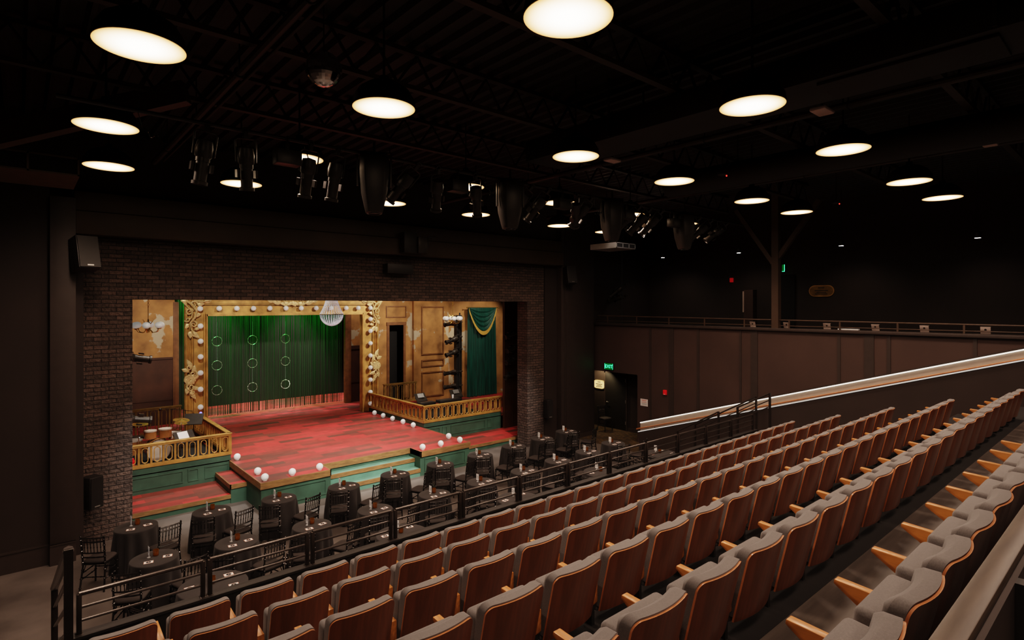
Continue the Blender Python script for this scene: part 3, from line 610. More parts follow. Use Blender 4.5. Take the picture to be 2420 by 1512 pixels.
# ---- band in the left pit
def drumthing():
    x,y=2.75,17.35; t=thing('drum_kit','drum kit with cymbals inside the left band pit','drum kit',(x,y,SZ+.006))
    o=MB().lathe([(.26,-.17),(.28,-.17),(.28,.17),(.26,.17)],28,(0,0,0),Tm((0,0,.285),rx=pi/2)).build('bass_drum','drum_wood',t)
    MB().lathe([(.001,.172),(.262,.172),(.262,.165)],28,(0,0,0),Tm((0,0,.285),rx=pi/2)).build('drum_head','drum_skin',o)
    MB().ring((0,-.17,.285),.275,.014,28,6).ring((0,.17,.285),.275,.014,28,6).build('hoop','chrome',o)
    for n,px,py,pz,r,h in (('tom_drum',-.16,.05,.68,.14,.2),('tom_drum',.18,.05,.68,.15,.22),('snare_drum',.42,.25,.55,.17,.14),('floor_tom',-.50,.30,.36,.2,.36)):
        o=MB().lathe([(r,-h/2),(r,h/2)],20,(px,py,pz)).build(n,'chrome' if n=='snare_drum' else 'drum_wood',t)
        MB().lathe([(r+.008,h/2-.02),(r+.008,h/2+.012),(r*.95,h/2+.012),(r*.94,h/2+.004),(.001,h/2+.004)],20,(px,py,pz)).build('drum_head','drum_skin',o)
        MB().tube([(px,py,pz-h/2),(px,py+.02,.0)],.012,6).build('drum_leg','chrome',o)
    for px,py,pz,r in ((.55,.02,.98,.2),(-.42,.02,1.02,.22),(.62,.45,.82,.16)):
        MB().lathe([(.001,.02),(.03,.018),(.05,.006),(r,-.01),(r,-.013),(.05,.002)],22,(0,0,0),Tm((px,py,pz),rx=.15,ry=.1)).build('cymbal','brass',t)
        MB().tube([(px,py,pz),(px,py,.3),(px+.15,py,0)],.009,6).tube([(px,py,.3),(px-.12,py+.1,0)],.008,6).tube([(px,py,.3),(px-.06,py-.14,0)],.008,6).build('cymbal_stand','chrome',t)
drumthing()
for x0,x1,w in ((1.5,4.1,'left band pit'),(10.25,13.4,'right balustrade box')):
    tag(MB().box(x0,x1,16.25,19.4,SZ-.0005,SZ+.004).build('overlay','riser'),'added black rug covering the floor of the '+w,'overlay')  # black sheets added to darken the red floor inside both pits
def music_stand(label,loc,rz,sheet):
    t=thing('music_stand',label,'music stand',loc,rz)
    MB().box(-.25,.25,-.006,.006,-.17,.17,Tm((0,0,.98-.3),rx=R(-35))).box(-.25,.25,-.04,.0,-.18,-.17,Tm((0,0,.68),rx=R(-35))).build('desk','fixture_black',t)
    MB().tube([(0,.02,.66),(0,.02,.15)],.012,8).build('pole','fixture_black',t); mb=MB()
    for k in range(3): a=2*pi*k/3; mb.tube([(0,.02,.16),(.22*cos(a),.02+.22*sin(a),.01)],.008,6)
    mb.build('tripod_base','fixture_black',t)
    if sheet:
        o=MB().box(-.16,.10,-.012,-.008,-.14,.15,Tm((0,0,.68),rx=R(-35))).build('sheet_music','paper'); o.location=loc; o.rotation_euler=(0,0,rz); tag(o,'white sheet music lying on the music stand behind the left balustrade','paper')
music_stand('black music stand with white sheets behind the left balustrade',(3.22,16.55,SZ),R(20),True)
music_stand('tilted black music stand with blue clip light by the left pit rail',(3.78,18.3,SZ+.12),R(-30),False)
o=MB().ball((3.98,18.35,1.62),.035).build('clip_light','blue_led'); tag(o,'small glowing blue clip light above the dark music stand','lamp')
t=thing('microphone_stand','black boom microphone stand at the back of the band pit','microphone',(3.75,19.2,SZ))
MB().tube([(0,0,0),(0,0,.95)],.011,6).build('pole','fixture_black',t); MB().tube([(.2,0,.88),(-.62,-.1,1.08)],.009,6).build('boom','fixture_black',t)
MB().lathe([(.001,-.09),(.025,-.08),(.028,0),(.04,.03),(.03,.07),(.001,.08)],12,(0,0,0),Tm((-.66,-.1,1.04),rx=1.2)).build('microphone','fixture_black',t); MB().lathe([(.14,0),(.14,.02),(.02,.04)],16).build('base','fixture_black',t)
t=thing('stool','round black drum stool at the left edge of the band pit','stool',(2.42,18.35,SZ)); MB().lathe([(.001,.5),(.15,.5),(.17,.48),(.17,.44),(.15,.42),(.001,.42)],20).build('seat','gloss_black',t); MB().tube([(0,0,.42),(0,0,.1)],.02,8).tube([(0,0,.12),(.2,.1,0)],.01,6).tube([(0,0,.12),(-.2,.1,0)],.01,6).tube([(0,0,.12),(0,-.2,0)],.01,6).build('leg','chrome',t)
o=MB().box(2.0,2.12,16.35,16.5,SZ,SZ+.3).lathe([(.05,.3),(.05,.34),(.03,.36)],12,(2.06,16.42,SZ)).build('red_canister','red_alarm',bevel=.01); tag(o,'small red canister behind the left end of the balustrade','canister')
# ---- keyboards and stands in the right box
for x,y,w,lab in ((10.95,17.25,.62,'black keyboard stand block nearest the stage inside the right balustrade'),(11.95,17.3,.95,'wide black keyboard inside the right balustrade')):
    t=thing('keyboard',lab,'keyboard',(x,y,SZ)); MB().box(-w/2,w/2,-.15,.15,.52,.62).build('body','black_paint',t,bevel=.01); MB().box(-w/2+.04,w/2-.04,-.12,.02,.62,.63).build('keys','fixture_black',t)
    for s in (-1,1): MB().bar((s*w*.35,-.12,0),(s*w*.35,.12,.52),.025).bar((s*w*.35,.12,0),(s*w*.35,-.12,.52),.025).build('leg','fixture_black',t)
    if w>.8: music=None
music_stand('black music stand behind the right balustrade nearest the doorway',(11.15,17.95,SZ),R(10),False)
music_stand('black music stand behind the right balustrade near the boom',(12.7,17.9,SZ),R(-5),False)
for x,lab in ((11.15,'small pale lit screen on the left music stand in the right box'),(12.7,'small pale lit screen on the right music stand in the right box')):
    o=MB().box(-.13,.13,-.02,-.008,-.06,.10,Tm((x,17.95 if x<12 else 17.9,SZ+.72),rx=R(-35))).build('tablet','metal_grey'); tag(o,lab,'tablet')
o=MB().lathe([(.035,0),(.04,.12),(.037,.12)],14,(12.15,17.33,SZ+.631)).build('paper_cup','paper'); tag(o,'white paper cup on the wide keyboard in the right box','cup')
# ================================================================== CABARET TABLES
def bamboo(mb,p,q,r,beads):
    p=Vector(p); q=Vector(q); pts=[];rs=[]
    for i in range(beads):
        f=(i+.5)/beads; w=.009/max(.01,(q-p).length)
        for df,k in ((-w*1.2,1),(-w*.5,1.5),(w*.5,1.5),(w*1.2,1)): pts.append(p.lerp(q,f+df)); rs.append(r*k)
    mb.tube([p]+pts+[q],[r]+rs+[r],7)
def make_chair():
    t=thing('banquet_chair','x','chair')
    for sx in (-1,1):
        mb=MB(); bamboo(mb,(sx*.185,.185,0),(sx*.175,.17,.43),.0145,3); mb.build('leg','gloss_black',t)
        mb=MB(); bamboo(mb,(sx*.19,-.235,0),(sx*.172,-.17,.43),.0145,3); mb.build('leg','gloss_black',t)
    mb=MB(); mb.box(-.195,.195,-.185,.19,.43,.455); mb.build('seat','gloss_black',t,bevel=.012)
    n=16
    mb=MB(); 
    def sq(k,s): a=2*pi*k/32; c,d=cos(a),sin(a); return (.19*s*math.copysign(abs(c)**.45,c),.0+.185*s*math.copysign(abs(d)**.45,d))
    prof=((.96,.455),(1.03,.468),(1.03,.485),(.94,.50),(.5,.512),(.02,.515)); vs=[(*sq(k,s),z) for s,z in prof for k in range(32)]
    mb.add(vs,[(j*32+k,j*32+(k+1)%32,(j+1)*32+(k+1)%32,(j+1)*32+k) for j in range(len(prof)-1) for k in range(32)]+[tuple(range(160,192))]); mb.build('cushion','cushion_black',t,smooth=60)
    mb=MB()
    yb=lambda z:-.17-(z-.43)*.11
    for sx in (-1,1): bamboo(mb,(sx*.172,yb(.43),.43),(sx*.178,yb(.915),.915),.0145,5); mb.ball((sx*.178,yb(.92),.918),.017,8,6)
    for z in (.895,.83,.64,.565): 
        pts=[(-.175+.35*i/8,yb(z)-.018*(1-((i-4)/4)**2),z) for i in range(9)]; mb.tube(pts,[.0115*(1.25 if i in (2,4,6) else 1) for i in range(9)],7)
    for i in range(1,7):
        x=-.175+.35*i/7; o=.018*(1-(abs(x)/.175)**2); bamboo(mb,(x,yb(.64)-o,.64),(x,yb(.83)-o,.83),.007,1); mb.tube([(x,yb(.83)-o,.83),(x,yb(.895)-o,.895)],.006,6)
    mb.build('backrest','gloss_black',t)
    mb=MB()
    for sx in (-1,1): bamboo(mb,(sx*.182,.18,.2),(sx*.183,-.20,.2),.009,2); bamboo(mb,(sx*.18,.175,.30),(sx*.178,-.185,.30),.009,2)
    bamboo(mb,(-.18,.178,.26),(.18,.178,.26),.009,3); bamboo(mb,(-.183,-.20,.24),(.183,-.20,.24),.009,3)
    for sx in (-1,1): mb.tube([(sx*.17,.17,.30),(sx*.10,.175,.42)],.007,6).tube([(sx*.172,-.17,.30),(sx*.172,-.08,.42)],.007,6)
    mb.build('stretcher','gloss_black',t)
    return t
CH=Proto(make_chair())
def cloth(rad,seed,folds):
    rr=random.Random(seed); n=96; mb=MB(); ph=[rr.uniform(0,6) for _ in range(4)]
    prof=[(0,.75,0),(rad*.6,.75,0),(rad*.97,.75,0),(rad*1.0,.746,0),(rad*1.012,.735,0),(rad*1.015,.70,.1),(rad*1.03,.6,.35),(rad*1.05,.45,.6),(rad*1.075,.3,.8),(rad*1.09,.15,.95),(rad*1.10,.012,1)]
    vs=[]
    for r,z,w in prof:
        for k in range(n):
            a=2*pi*k/n; f=.045*w*(sin(folds*a+ph[0]+.6*sin(3*a+ph[1]))+.4*sin((folds-3)*a+ph[2])); vs.append(((r+f)*cos(a),(r+f)*sin(a),z))
    mb.add(vs,[(j*n+k,(j+1)*n+k,(j+1)*n+(k+1)%n,j*n+(k+1)%n) for j in range(1,len(prof)-1) for k in range(n)]+[tuple(range(n,2*n))[::-1]])
    mb.v=[v for v in mb.v]
    return mb
def make_table(rad,seed,folds):
    t=thing('cabaret_table','x','table'); cloth(rad,seed,folds).build('tablecloth','cloth_black',t,smooth=50)
    MB().lathe([(.22,0),(.22,.02),(.03,.04),(.03,.72),(rad*.9,.725),(rad*.9,.742)],24).build('pedestal','black_paint',t); return t
TS=[Proto(make_table(.335,s,f)) for s,f in ((1,11),(2,9),(3,12))]; TB=[Proto(make_table(.45,s,f)) for s,f in ((4,12),(5,14))]
def candle():
    t=thing('votive_candle','x','candle'); t.scale=(1.3,1.3,1.3); MB().lathe([(.026,0),(.030,.005),(.033,.04),(.031,.075),(.028,.075),(.029,.04),(.026,.012),(.001,.012)],18).build('glass_holder','amber_glass',t,smooth=60)
    MB().lathe([(.001,.013),(.022,.013),(.022,.033),(.001,.034)],12).ball((0,0,.045),.008,8,6,sz=1.5).build('flame','flame',t); return t
CA=Proto(candle())
def number_stand(num):
    t=thing('table_number','x','sign')
    MB().lathe([(.025,0),(.026,.006),(.012,.012),(.006,.02),(.006,.035),(.001,.036)],14).build('clip_base','clear_plastic',t)
    mb=MB().mat(0).box(-.042,.042,-.0012,.0012,.034,.175)
    v,f=glyphs(num,.10 if len(num)==1 else .078); mb.mat(1)
    mb.add(v,f,Tm((0,-.0022,.105),rx=pi/2)); mb.add(v,f,Tm((0,.0022,.105),rx=pi/2,rz=pi)); mb.build('card',['card_white','ink'],t,smooth=0); return t
def seat_card(num):
    t=thing('seat_card','x','card'); t.scale=(1.25,1.25,1)
    MB().box(-.052,.052,-.036,.036,0,.0015).build('border','card_pink',t,smooth=0)
    mb=MB().mat(0).box(-.047,.047,-.031,.031,.0015,.0022).mat(1).lathe([(.0285,0),(.0285,.0006),(.001,.0006)],20,(0,0,.0022)).mat(0); v,f=glyphs(num,.036); mb.add(v,f,Tm((0,0,.0034)))
    mb.build('print',['card_white','ink'],t,smooth=0); return t
SC={n:Proto(seat_card(n)) for n in '1234'}
T2={'1':(13.11,12.45),'2':(11.87,12.28),'3':(10.61,12.14),'4':(9.3,12.0),'5':(8.01,11.97),'6':(6.72,11.95),'7':(5.42,11.9),'8':(4.07,12.05),'9':(2.83,12.17),'10':(1.6,12.22),
 '11':(13.02,10.5),'12':(11.73,10.33),'13':(10.47,10.25),'14':(9.2,10.12),'15':(7.91,10.15),'16':(6.65,10.15),'17':(5.27,10.15),'18':(4.02,10.17),'19':(2.78,10.3),'20':(1.62,10.5)}
T4={'21':(13.09,8.91),'22':(10.58,8.86),'23':(7.8,8.76),'24':(5.07,8.76),'25':(2.1,8.94)}
def dress(num,x,y,offs,kind):
    st=number_stand(num); st.location=(x+offs[0][0],y+offs[0][1],.75); st.rotation_euler=(0,0,R(-88)); st['label']='white number %s card in a clear clip on its %s black table'%(num,kind); st['group']='table number cards'
    CA.put((x+offs[1][0],y+offs[1][1],.75),random.uniform(0,6),'amber glass votive candle on the %s black table numbered %s'%(kind,num),'votive candles on the tables')
    for i,(ox,oy) in enumerate(offs[2]):
        SC[str(i+1)].put((x+ox,y+oy,.7501),random.uniform(-.25,.25),'white seat card marked %d on the %s black table numbered %s'%(i+1,kind,num),'seat cards on the tables')
for i,(num,(x,y)) in enumerate(T2.items()):
    row='stage side' if int(num)<=10 else 'middle'
    TS[i%3].put((x,y,0),random.uniform(0,6),'small round table in floor-length black cloth, numbered %s, in the %s row'%(num,row),'small cabaret tables')
    dress(num,x,y,((-.07,.06),(.03,.07),((.17,-.06),(-.10,-.13))),'small')
    ja=random.uniform(-.03,.03); ax,ay={'10':(-.56,-.40),'9':(-.27,-.60),'17':(-.27,-.55)}.get(num,(-.36,-.57))
    for (ox,oy),w in (((ax,ay+ja),'left'),((.33+ja,-.60),'right')):
        ang=math.atan2(-oy,-ox)-pi/2; CH.put((x+ox,y+oy,0),ang*.75+random.uniform(-.12,.12),'black bamboo-style chair, the %s one of the pair at table %s'%(w,num),'black banquet chairs at the small tables')
for i,(num,(x,y)) in enumerate(T4.items()):
    TB[i%2].put((x,y,0),random.uniform(0,6),'large round black-clothed table with four seat cards, numbered %s, nearest the railing'%num,'large cabaret tables')
    dress(num,x,y,((.02,.2),(0,.05),((.25,.18),(.22,-.2),(-.18,-.27),(-.28,.10))),'large')
    for (ox,oy),w in (((-.76,-.32),'left'),((.76,-.2),'right'),((.06,-.80),'near'))[:3 if num!='21' else 1]:
        ang=math.atan2(-oy,-ox)-pi/2; CH.put((x+ox,y+oy,0),ang+random.uniform(-.1,.1),'black bamboo-style chair on the %s side of large table %s'%(w,num),'black banquet chairs at the large tables')
CH.put((16.72,13.86,0.01),R(172),'lone black bamboo-style chair standing in the doorway recess','')['group']='chair in the doorway'
# ================================================================== RAILINGS
P=Proto(None); zt=EYE-2.62
for i in range(12):
    if P.o is None:
        t=thing('guard_rail','x','railing'); L=1.01
        for x in (0,L): MB().box(x-.02,x+.02,-.02,.02,-.37,0).box(x-.03,x+.03,-.035,.035,-.37,-.36).build('post','rail_black',t,bevel=.004)
        MB().tube([(0,0,-.0),(L,0,-.0)],.021,10).build('top_rail','rail_black',t)
        for z in (-.125,-.245): MB().tube([(0,0,z),(L,0,z)],.013,8).build('bar','rail_black',t)
        P.o=t
    P.put((.41+1.075*i,6.46,zt),0,'black three-bar guard rail panel before the front row, %s from the left'%ORD[i],'guard rail panels before the front row')
def sloped_rail(label,p,q,h,bars=3,top=.02):
    t=thing('stair_rail',label,'railing',(p[0],p[1],p[2]-h)); T0=Matrix.Translation((-p[0],-p[1],-(p[2]-h))); p=Vector(p); q=Vector(q)
    for c in (p,q): MB().box(c.x-.022,c.x+.022,c.y-.022,c.y+.022,c.z-h,c.z+.01,T0).build('post','rail_black',t)
    MB().tube([p,q],top,8,T0).build('top_rail','rail_black',t)
    for k in range(1,bars): d=Vector((0,0,-.16*k)); MB().tube([p+d,q+d],.012,8,T0).build('bar','rail_black',t)
sloped_rail('black stair rail seen end-on at the bottom left corner',(.22,6.0,2.42),(.22,4.25,3.30),1.1,5,.028)
sloped_rail('lower black stair rail at the right end of the front railing',(13.75,8.84,1.26),(13.75,7.62,1.97),.78)
sloped_rail('far black stair rail beside the low right wall',(14.75,8.9,1.30),(14.75,7.1,2.32),.85)
sloped_rail('upper black stair rail rising beside the right aisle',(13.75,7.1,2.16),(13.75,6.28,2.61),.88)
t=thing('balcony_rail','thin bronze metal rail along the dark balcony edge','railing',(16.3,7,4.10)); T0=Matrix.Translation((-16.3,-7,-4.10))
MB().tube([(16.3,13.9,4.36),(16.3,-2.5,4.28)],.02,8,T0).build('top_rail','beam_brown',t); MB().tube([(16.3,13.9,4.18),(16.3,-2.5,4.15)],.012,8,T0).build('bar','beam_brown',t)
for k in range(13): y=13.4-1.3*k; MB().box(16.285,16.315,y-.02,y+.02,4.10,4.36-.005*k,T0).build('post','beam_brown',t)
# ================================================================== THEATRE SEATS
def ztop(x,w,r,h): 
    a=abs(x)-(w-r); return h-(r-math.sqrt(max(0,r*r-a*a))) if a>0 else h
def outline_cols(w,r): 
    xs=[-w+r*(1-cos(pi/2*i/6)) for i in range(7)]; mid=[-w+r+(2*w-2*r)*i/10 for i in range(1,10)]; return xs+mid+[-x for x in xs[::-1]]
TILT=math.tan(R(13))
def make_seat():
    t=thing('theatre_seat','x','seat'); H0=.83; Z0=.38; w=.234; r=.05; cv=.75
    yy=lambda x,z:(.85-z)*TILT+cv*x*x
    xs=outline_cols(w,r); nv=7
    def grid(off,h,z0,ww,rr,puff=0,edge=.04):
        out=[]
        for j in range(nv+1):
            for x in xs:
                zt_=ztop(x*ww/w,ww,rr,h); z=z0+(zt_-z0)*(1-(1-j/nv)**1.6 if puff else j/nv); d=min(ww-abs(x*ww/w),zt_-z,z-z0); k=min(1,max(0,d)/edge); p=puff*math.sqrt(max(0,1-(1-k)**2)) if puff else 0
                out.append((x*ww/w,yy(x,z)+off+p,z))
        return out
    nc=len(xs); quads=[(j*nc+i,j*nc+i+1,(j+1)*nc+i+1,(j+1)*nc+i) for j in range(nv) for i in range(nc-1)]
    bd=list(range(nc))+[j*nc+nc-1 for j in range(1,nv+1)]+[nv*nc+i for i in range(nc-2,-1,-1)]+[j*nc for j in range(nv-1,0,-1)]
    def solid(a,b,mb,m0,m1):
        n=len(a); mb.mat(m0).add(a+b,quads+[tuple(n+i for i in q[::-1]) for q in quads]); mb.mat(m1); k=len(bd)
        mb.add([a[i] for i in bd]+[b[i] for i in bd],[(i,k+i,k+(i+1)%k,(i+1)%k) for i in range(k)])
    mb=MB(); solid(grid(0,H0,Z0,w,r),grid(.012,H0,Z0,w,r),mb,0,1); mb.build('back_shell',['seat_wood','seat_edge'],t,smooth=50)
    mb=MB(); solid(grid(.0125,H0+.010,Z0+.03,w-.001,r),grid(.075,H0+.010,Z0+.03,w-.001,r,.030,.028),mb,0,0); mb.build('back_cushion','seat_fabric',t,smooth=80)
    # tipped-up seat
    T=Tm((0,.225,.42),rx=R(6)); mb=MB().box(-.236,.236,-.055,.065,-.06,.335,T); mb.build('seat_cushion','seat_fabric',t,bevel=.030,bseg=4,smooth=80)
    MB().prism([(.15,.60),(.50,.625),(.505,.603),(.49,.592),(.24,.42),(.18,.42),(.15,.46)],'x',.254,.306).build('armrest','arm_wood',t,bevel=.005)
    MB().box(.265,.295,.17,.25,.285,.43).build('standard','black_paint',t); 
    return t
SEAT=Proto(make_seat())
ARM=[c for c in SEAT.o.children if c.name.startswith(('armrest','standard'))]
SP=.56; x0s=[2.31,1.695,1.75,1.71,2.935,2.31]; RN=['front','second','third','fourth','fifth','back']
first_c=None
for k in range(6):
    xs=[]; n=-8
    while True:
        x=x0s[k]+SP*n; n+=1
        if x>13.2: break
        p=proj(x,ROWS[k],TOPZ[k])
        if p is None or x<.45: continue
        q=proj(x,ROWS[k]+.25,PLAT[k]+.6)
        if p[1]>1660 or p[0]<-40 or p[0]>2520: continue
        xs.append(x)
    for i,x in enumerate(xs):
        fr=len(xs)-1-i
        lab=('grey theatre seat with wooden back, %s from the right end of the %s row'%(ORD[fr],RN[k])) if k<4 and fr<=i+2 else 'grey theatre seat with wooden back, %s from the left in the %s row'%(ORD[i],RN[k])
        s=SEAT.put((x,ROWS[k],PLAT[k]),0,lab,'theatre seats in the %s row'%RN[k])
        if i==0 :
            for a in ARM:
                c=a.copy(); col.objects.link(c); c.parent=s; c.location.x=-SP
                if first_c is None and k==0 and s is SEAT.o: SEAT.extra=getattr(SEAT,'extra',[])+[c]
    # the prototype must not pass its extra left armrest on to the copies
    if k==0 and hasattr(SEAT,'extra'):
        pass
# remove duplicated left armrests that copies inherited from the very first seat
for o in [o for o in col.objects if o.parent and o.parent.name.startswith('theatre_seat') and abs(o.location.x+SP)<1e-4]:
    row=o.parent.get('group'); left=min(p.location.x for p in col.objects if p.name.startswith('theatre_seat') and p.get('group')==row)
    if o.parent.location.x>left+.01: bpy.data.objects.remove(o)
for row in RN:   # keep just one pair on each row end
    ends=[p for p in col.objects if p.name.startswith('theatre_seat') and p.get('group')=='theatre seats in the %s row'%row]
    if not ends: continue
    e=min(ends,key=lambda p:p.location.x); seen=set()
    for c in [c for c in col.objects if c.parent is e and abs(c.location.x+SP)<1e-4]:
        key=c.name.split('.')[0]
        if key in seen: bpy.data.objects.remove(c)
        seen.add(key)
# rail behind the back row
t=thing('back_rail','dark timber drink rail behind the back row at the lower right corner','railing',(6,.39,PLAT[5])); T0=Matrix.Translation((-6,-.39,-PLAT[5]))
MB().box(.5,14.8,.352,.425,3.80,3.835,T0).build('cap','ledge_wood',t,bevel=.004)
MB().box(.5,14.8,.335,.352,3.60,3.80,T0).build('rail_face','trim_dark',t); MB().box(.5,14.8,.05,.30,3.50,3.53,T0).build('lower_shelf','ledge_wood',t)
for k in range(10): x=1.35+1.25*k; MB().box(x-.03,x+.03,.27,.335,PLAT[5],3.80,T0).build('post','black_paint',t)
# ================================================================== CEILING LAMPS
LZ=7.0
def lamp():
    t=thing('dome_pendant','x','lamp'); prof=[(.352,-.02),(.352,.0),(.34,.08),(.28,.18),(.18,.25),(.06,.29),(.05,.34)]
    MB().lathe(prof[:1]+prof,40).build('shade','black_paint',t,smooth=60)
    s=t.children[0]; 
    mb=MB(); mb.add([(.346*cos(2*pi*k/48),.346*sin(2*pi*k/48),0) for k in range(48)],[tuple(range(48))[::-1]]); d=mb.build('diffuser','lamp_diffuser',t,smooth=0); d.location=(0,0,-.022)
    MB().tube([(0,0,.33),(0,0,1.2)],.014,8).build('stem','black_paint',t); return t
LP=Proto(lamp())
LR=[('nearest row over the seats',3.03,(3.21,6.2,8.94,12.16,14.5)),('second row over the seats',5.8,(.79,3.12,6.31,8.92,11.85,14.11)),('row among the stage lights',8.66,(.82,3.23,6.37,8.9,11.4,13.8)),('row closest to the stage',11.15,(1.09,3.09,6.14,8.51,11.48,13.51))]
for nm,y,xs in LR:
    for i,x in enumerate(xs): LP.put((x,y,LZ),random.uniform(0,6),'glowing round dome pendant lamp, %s from the left in the %s'%(ORD[i],nm),'dome pendant lamps')
# ceiling structure
P=Proto(None)
for i,(y,w) in enumerate(((9.1,'over the tables'),(6.7,'over the front rows'),(4.4,'over the middle rows'),(1.9,'over the back rows'))):
    if P.o is None:
        t=thing('ceiling_truss','x','truss'); MB().box(-1,17,-.05,.05,-.06,0).build('bottom_chord','truss',t); MB().box(-1,17,-.05,.05,.42,.48).build('top_chord','deck',t); mb=MB()
        for k in range(30): x=-1+.6*k; mb.bar((x,0,0),(x+.3,0,.42),.03).bar((x+.3,0,.42),(x+.6,0,0),.03)
        mb.build('lattice','deck',t,smooth=0); P.o=t
    P.put((0,y,7.72),0,'dark steel ceiling truss crossing the hall %s'%w,'ceiling trusses')
P=Proto(None)
for i,(x,w) in enumerate(((8.75,'in the middle of the hall'),(12.8,'near the right balcony'),(2.0,'near the left side'))):
    if P.o is None:
        t=thing('ceiling_pipe','x','pipe'); MB().tube([(0,-2.5,0),(0,13,0)],.05,10).tube([(.16,-2.5,.05),(.16,13,.05)],.02,8).build('pipe','truss',t); mb=MB()
        for k in range(7): MB().tube([(0,-1.5+2.2*k,.05),(0,-1.5+2.2*k,.6)],.01,6).ring((0,-1.5+2.2*k,0),.056,.01,14,6).build('hanger','deck',t)
        P.o=t
    P.put((x,0,7.55),0,'long dark ceiling pipe running towards the stage %s'%w,'ceiling pipes')
o=MB().box(6.75,7.6,-2,7.4,7.28,7.64).box(6.85,7.5,1.0,2.6,7.24,7.28).box(6.73,6.75,1.0,1.04,7.3,8.2).box(7.6,7.62,1.0,1.04,7.3,8.2).box(6.73,6.75,5.5,5.54,7.3,8.2).box(7.6,7.62,5.5,5.54,7.3,8.2).build('air_duct','deck',bevel=.03); tag(o,'wide dark air duct under the ceiling above the middle seats','duct')
o=MB().tube([(10.85,-2,7.38),(10.85,7.2,7.38)],.25,20).tube([(10.85,1,7.6),(10.85,1,8.22)],.012,6).tube([(10.85,5.6,7.6),(10.85,5.6,8.22)],.012,6).build('air_duct','deck'); tag(o,'round dark air duct under the ceiling right of the middle','duct')
o=MB().prism([(9.5,6.85),(9.5,7.05),(-.5,8.2),(-.5,8.0)],'x',-.35,-.15) if False else MB().bar((-.8,10.8,6.85),(1.75,8.9,7.70),.16,.30); o=o.build('ceiling_brace','beam_brown'); tag(o,'slanting dark beam above the lamps on the left','beam')
def vent(name,label,x0,x1,y0,y1,z0,z1,mt):
    t=thing(name,label,'vent',((x0+x1)/2,y0,z0)); T0=Matrix.Translation((-(x0+x1)/2,-y0,-z0)); MB().box(x0,x1,y0+.02,y1,z0,z1,T0).build('duct_body',mt,t)
    f=.025; mb=MB().box(x0,x1,y0,y0+.02,z0,z0+f,T0).box(x0,x1,y0,y0+.02,z1-f,z1,T0)
    for k in range(4): x=x0+(x1-x0-f)*k/3; mb.box(x,x+f,y0,y0+.02,z0,z1,T0)
    mb.build('grille_frame',mt,t); mb=MB().box(x0+f,x1-f,y0+.012,y0+.018,z0+f,z1-f,T0)
    mb.build('grille','void',t)
vent('air_vent','long dark brown air vent hanging at the left edge under the ceiling',-1.1,.70,10.9,12.2,6.72,7.0,'vent_brown')
vent('air_vent','pale lit air vent box below the stage lights on the right',13.05,13.95,10.4,11.4,6.42,6.58,'metal_grey')
# mirror ball
t=thing('mirror_ball','mirror ball with gold glints hanging under the ceiling above the spotlights','mirror ball',(2.59,6.21,7.40)); MB().ball((0,0,0),.2,30,18).build('mirrored_globe','chrome',t,smooth=0); MB().tube([(0,0,.2),(0,0,.8)],.008,6).build('cable','black_paint',t)
# pale ceiling panels and sensors
for x,y,z,w,lab in ((8.1,3.0,7.32,.34,'pale curved access point under the ceiling pipe beside the lamps'),(11.67,1.83,7.3,.32,'small pale access point under the ceiling at the right edge'),(7.96,6.44,7.3,.30,'pale square access point near the middle ceiling lamp')):
    o=MB().lathe([(.02,.06),(w*.5,.05),(w*.5,.015),(w*.4,0),(.001,0)],20,(x,y,z)) if False else None; o=thing('access_point',lab,'device',(x,y,z)); MB().box(-w*.5,w*.5,-w*.3,w*.3,0,.05).build('housing','white_plastic',o,bevel=.02); MB().tube([(0,0,.05),(0,0,8.22-z)],.012,6).build('stem','deck',o)
for u,(x,y,z,lab) in enumerate(((10.25,5.6,7.25,'smoke sensor with red light under the ceiling right of the middle lamps'),(14.6,5.1,7.15,'smoke sensor with red light near the balcony post'))):
    t=thing('smoke_sensor',lab,'sensor',(x,y,z)); MB().lathe([(.09,.06),(.09,.02),(.05,0),(.001,0)],16).build('housing','deck',t); MB().ball((.07,-.05,.0),.014,8,6).build('red_light','red_led',t); MB().tube([(0,0,.06),(0,0,.9)],.01,6).build('stem','deck',t)
# ================================================================== WALL THINGS
def wall_speaker(label,loc,w,d,h,rx,rz):
    t=thing('loudspeaker',label,'speaker',loc,rz); T=Tm(rx=rx)
    MB().prism([(-w/2,d/2),(-w/2*.75,-d/2+.02),(w/2*.75,-d/2+.02),(w/2,d/2)][::-1],'z',-h/2,h/2,T) if False else None
    MB().box(-w/2,w/2,-d/2+.02,d/2,-h/2,h/2,T).build('cabinet','black_paint',t,bevel=.015); MB().box(-w/2+.015,w/2-.015,-d/2,-d/2+.022,-h/2+.015,h/2-.015,T).build('front_grille','black_paint',t)
    MB().box(-.05,.05,-d/2-.004,-d/2,-h/2+.04,-h/2+.06,T).build('badge','metal_grey',t); MB().box(-.04,.04,d/2,d/2+.12,-.06,.06).build('bracket','black_paint',t)
wall_speaker('tilted black loudspeaker high on the left of the brick surround',(.92,13.15,5.70),.36,.36,.62,R(-14),R(18))
wall_speaker('black loudspeaker low on the left brick pillar',(1.08,13.74,1.10),.26,.28,.62,0,R(30))
wall_speaker('black loudspeaker low on the right brick pillar edge',(13.62,13.78,1.22),.22,.28,.62,0,R(-10))
wall_speaker('black loudspeaker high on the right of the brick surround',(14.40,13.5,5.78),.36,.32,.62,R(-12),R(-15))
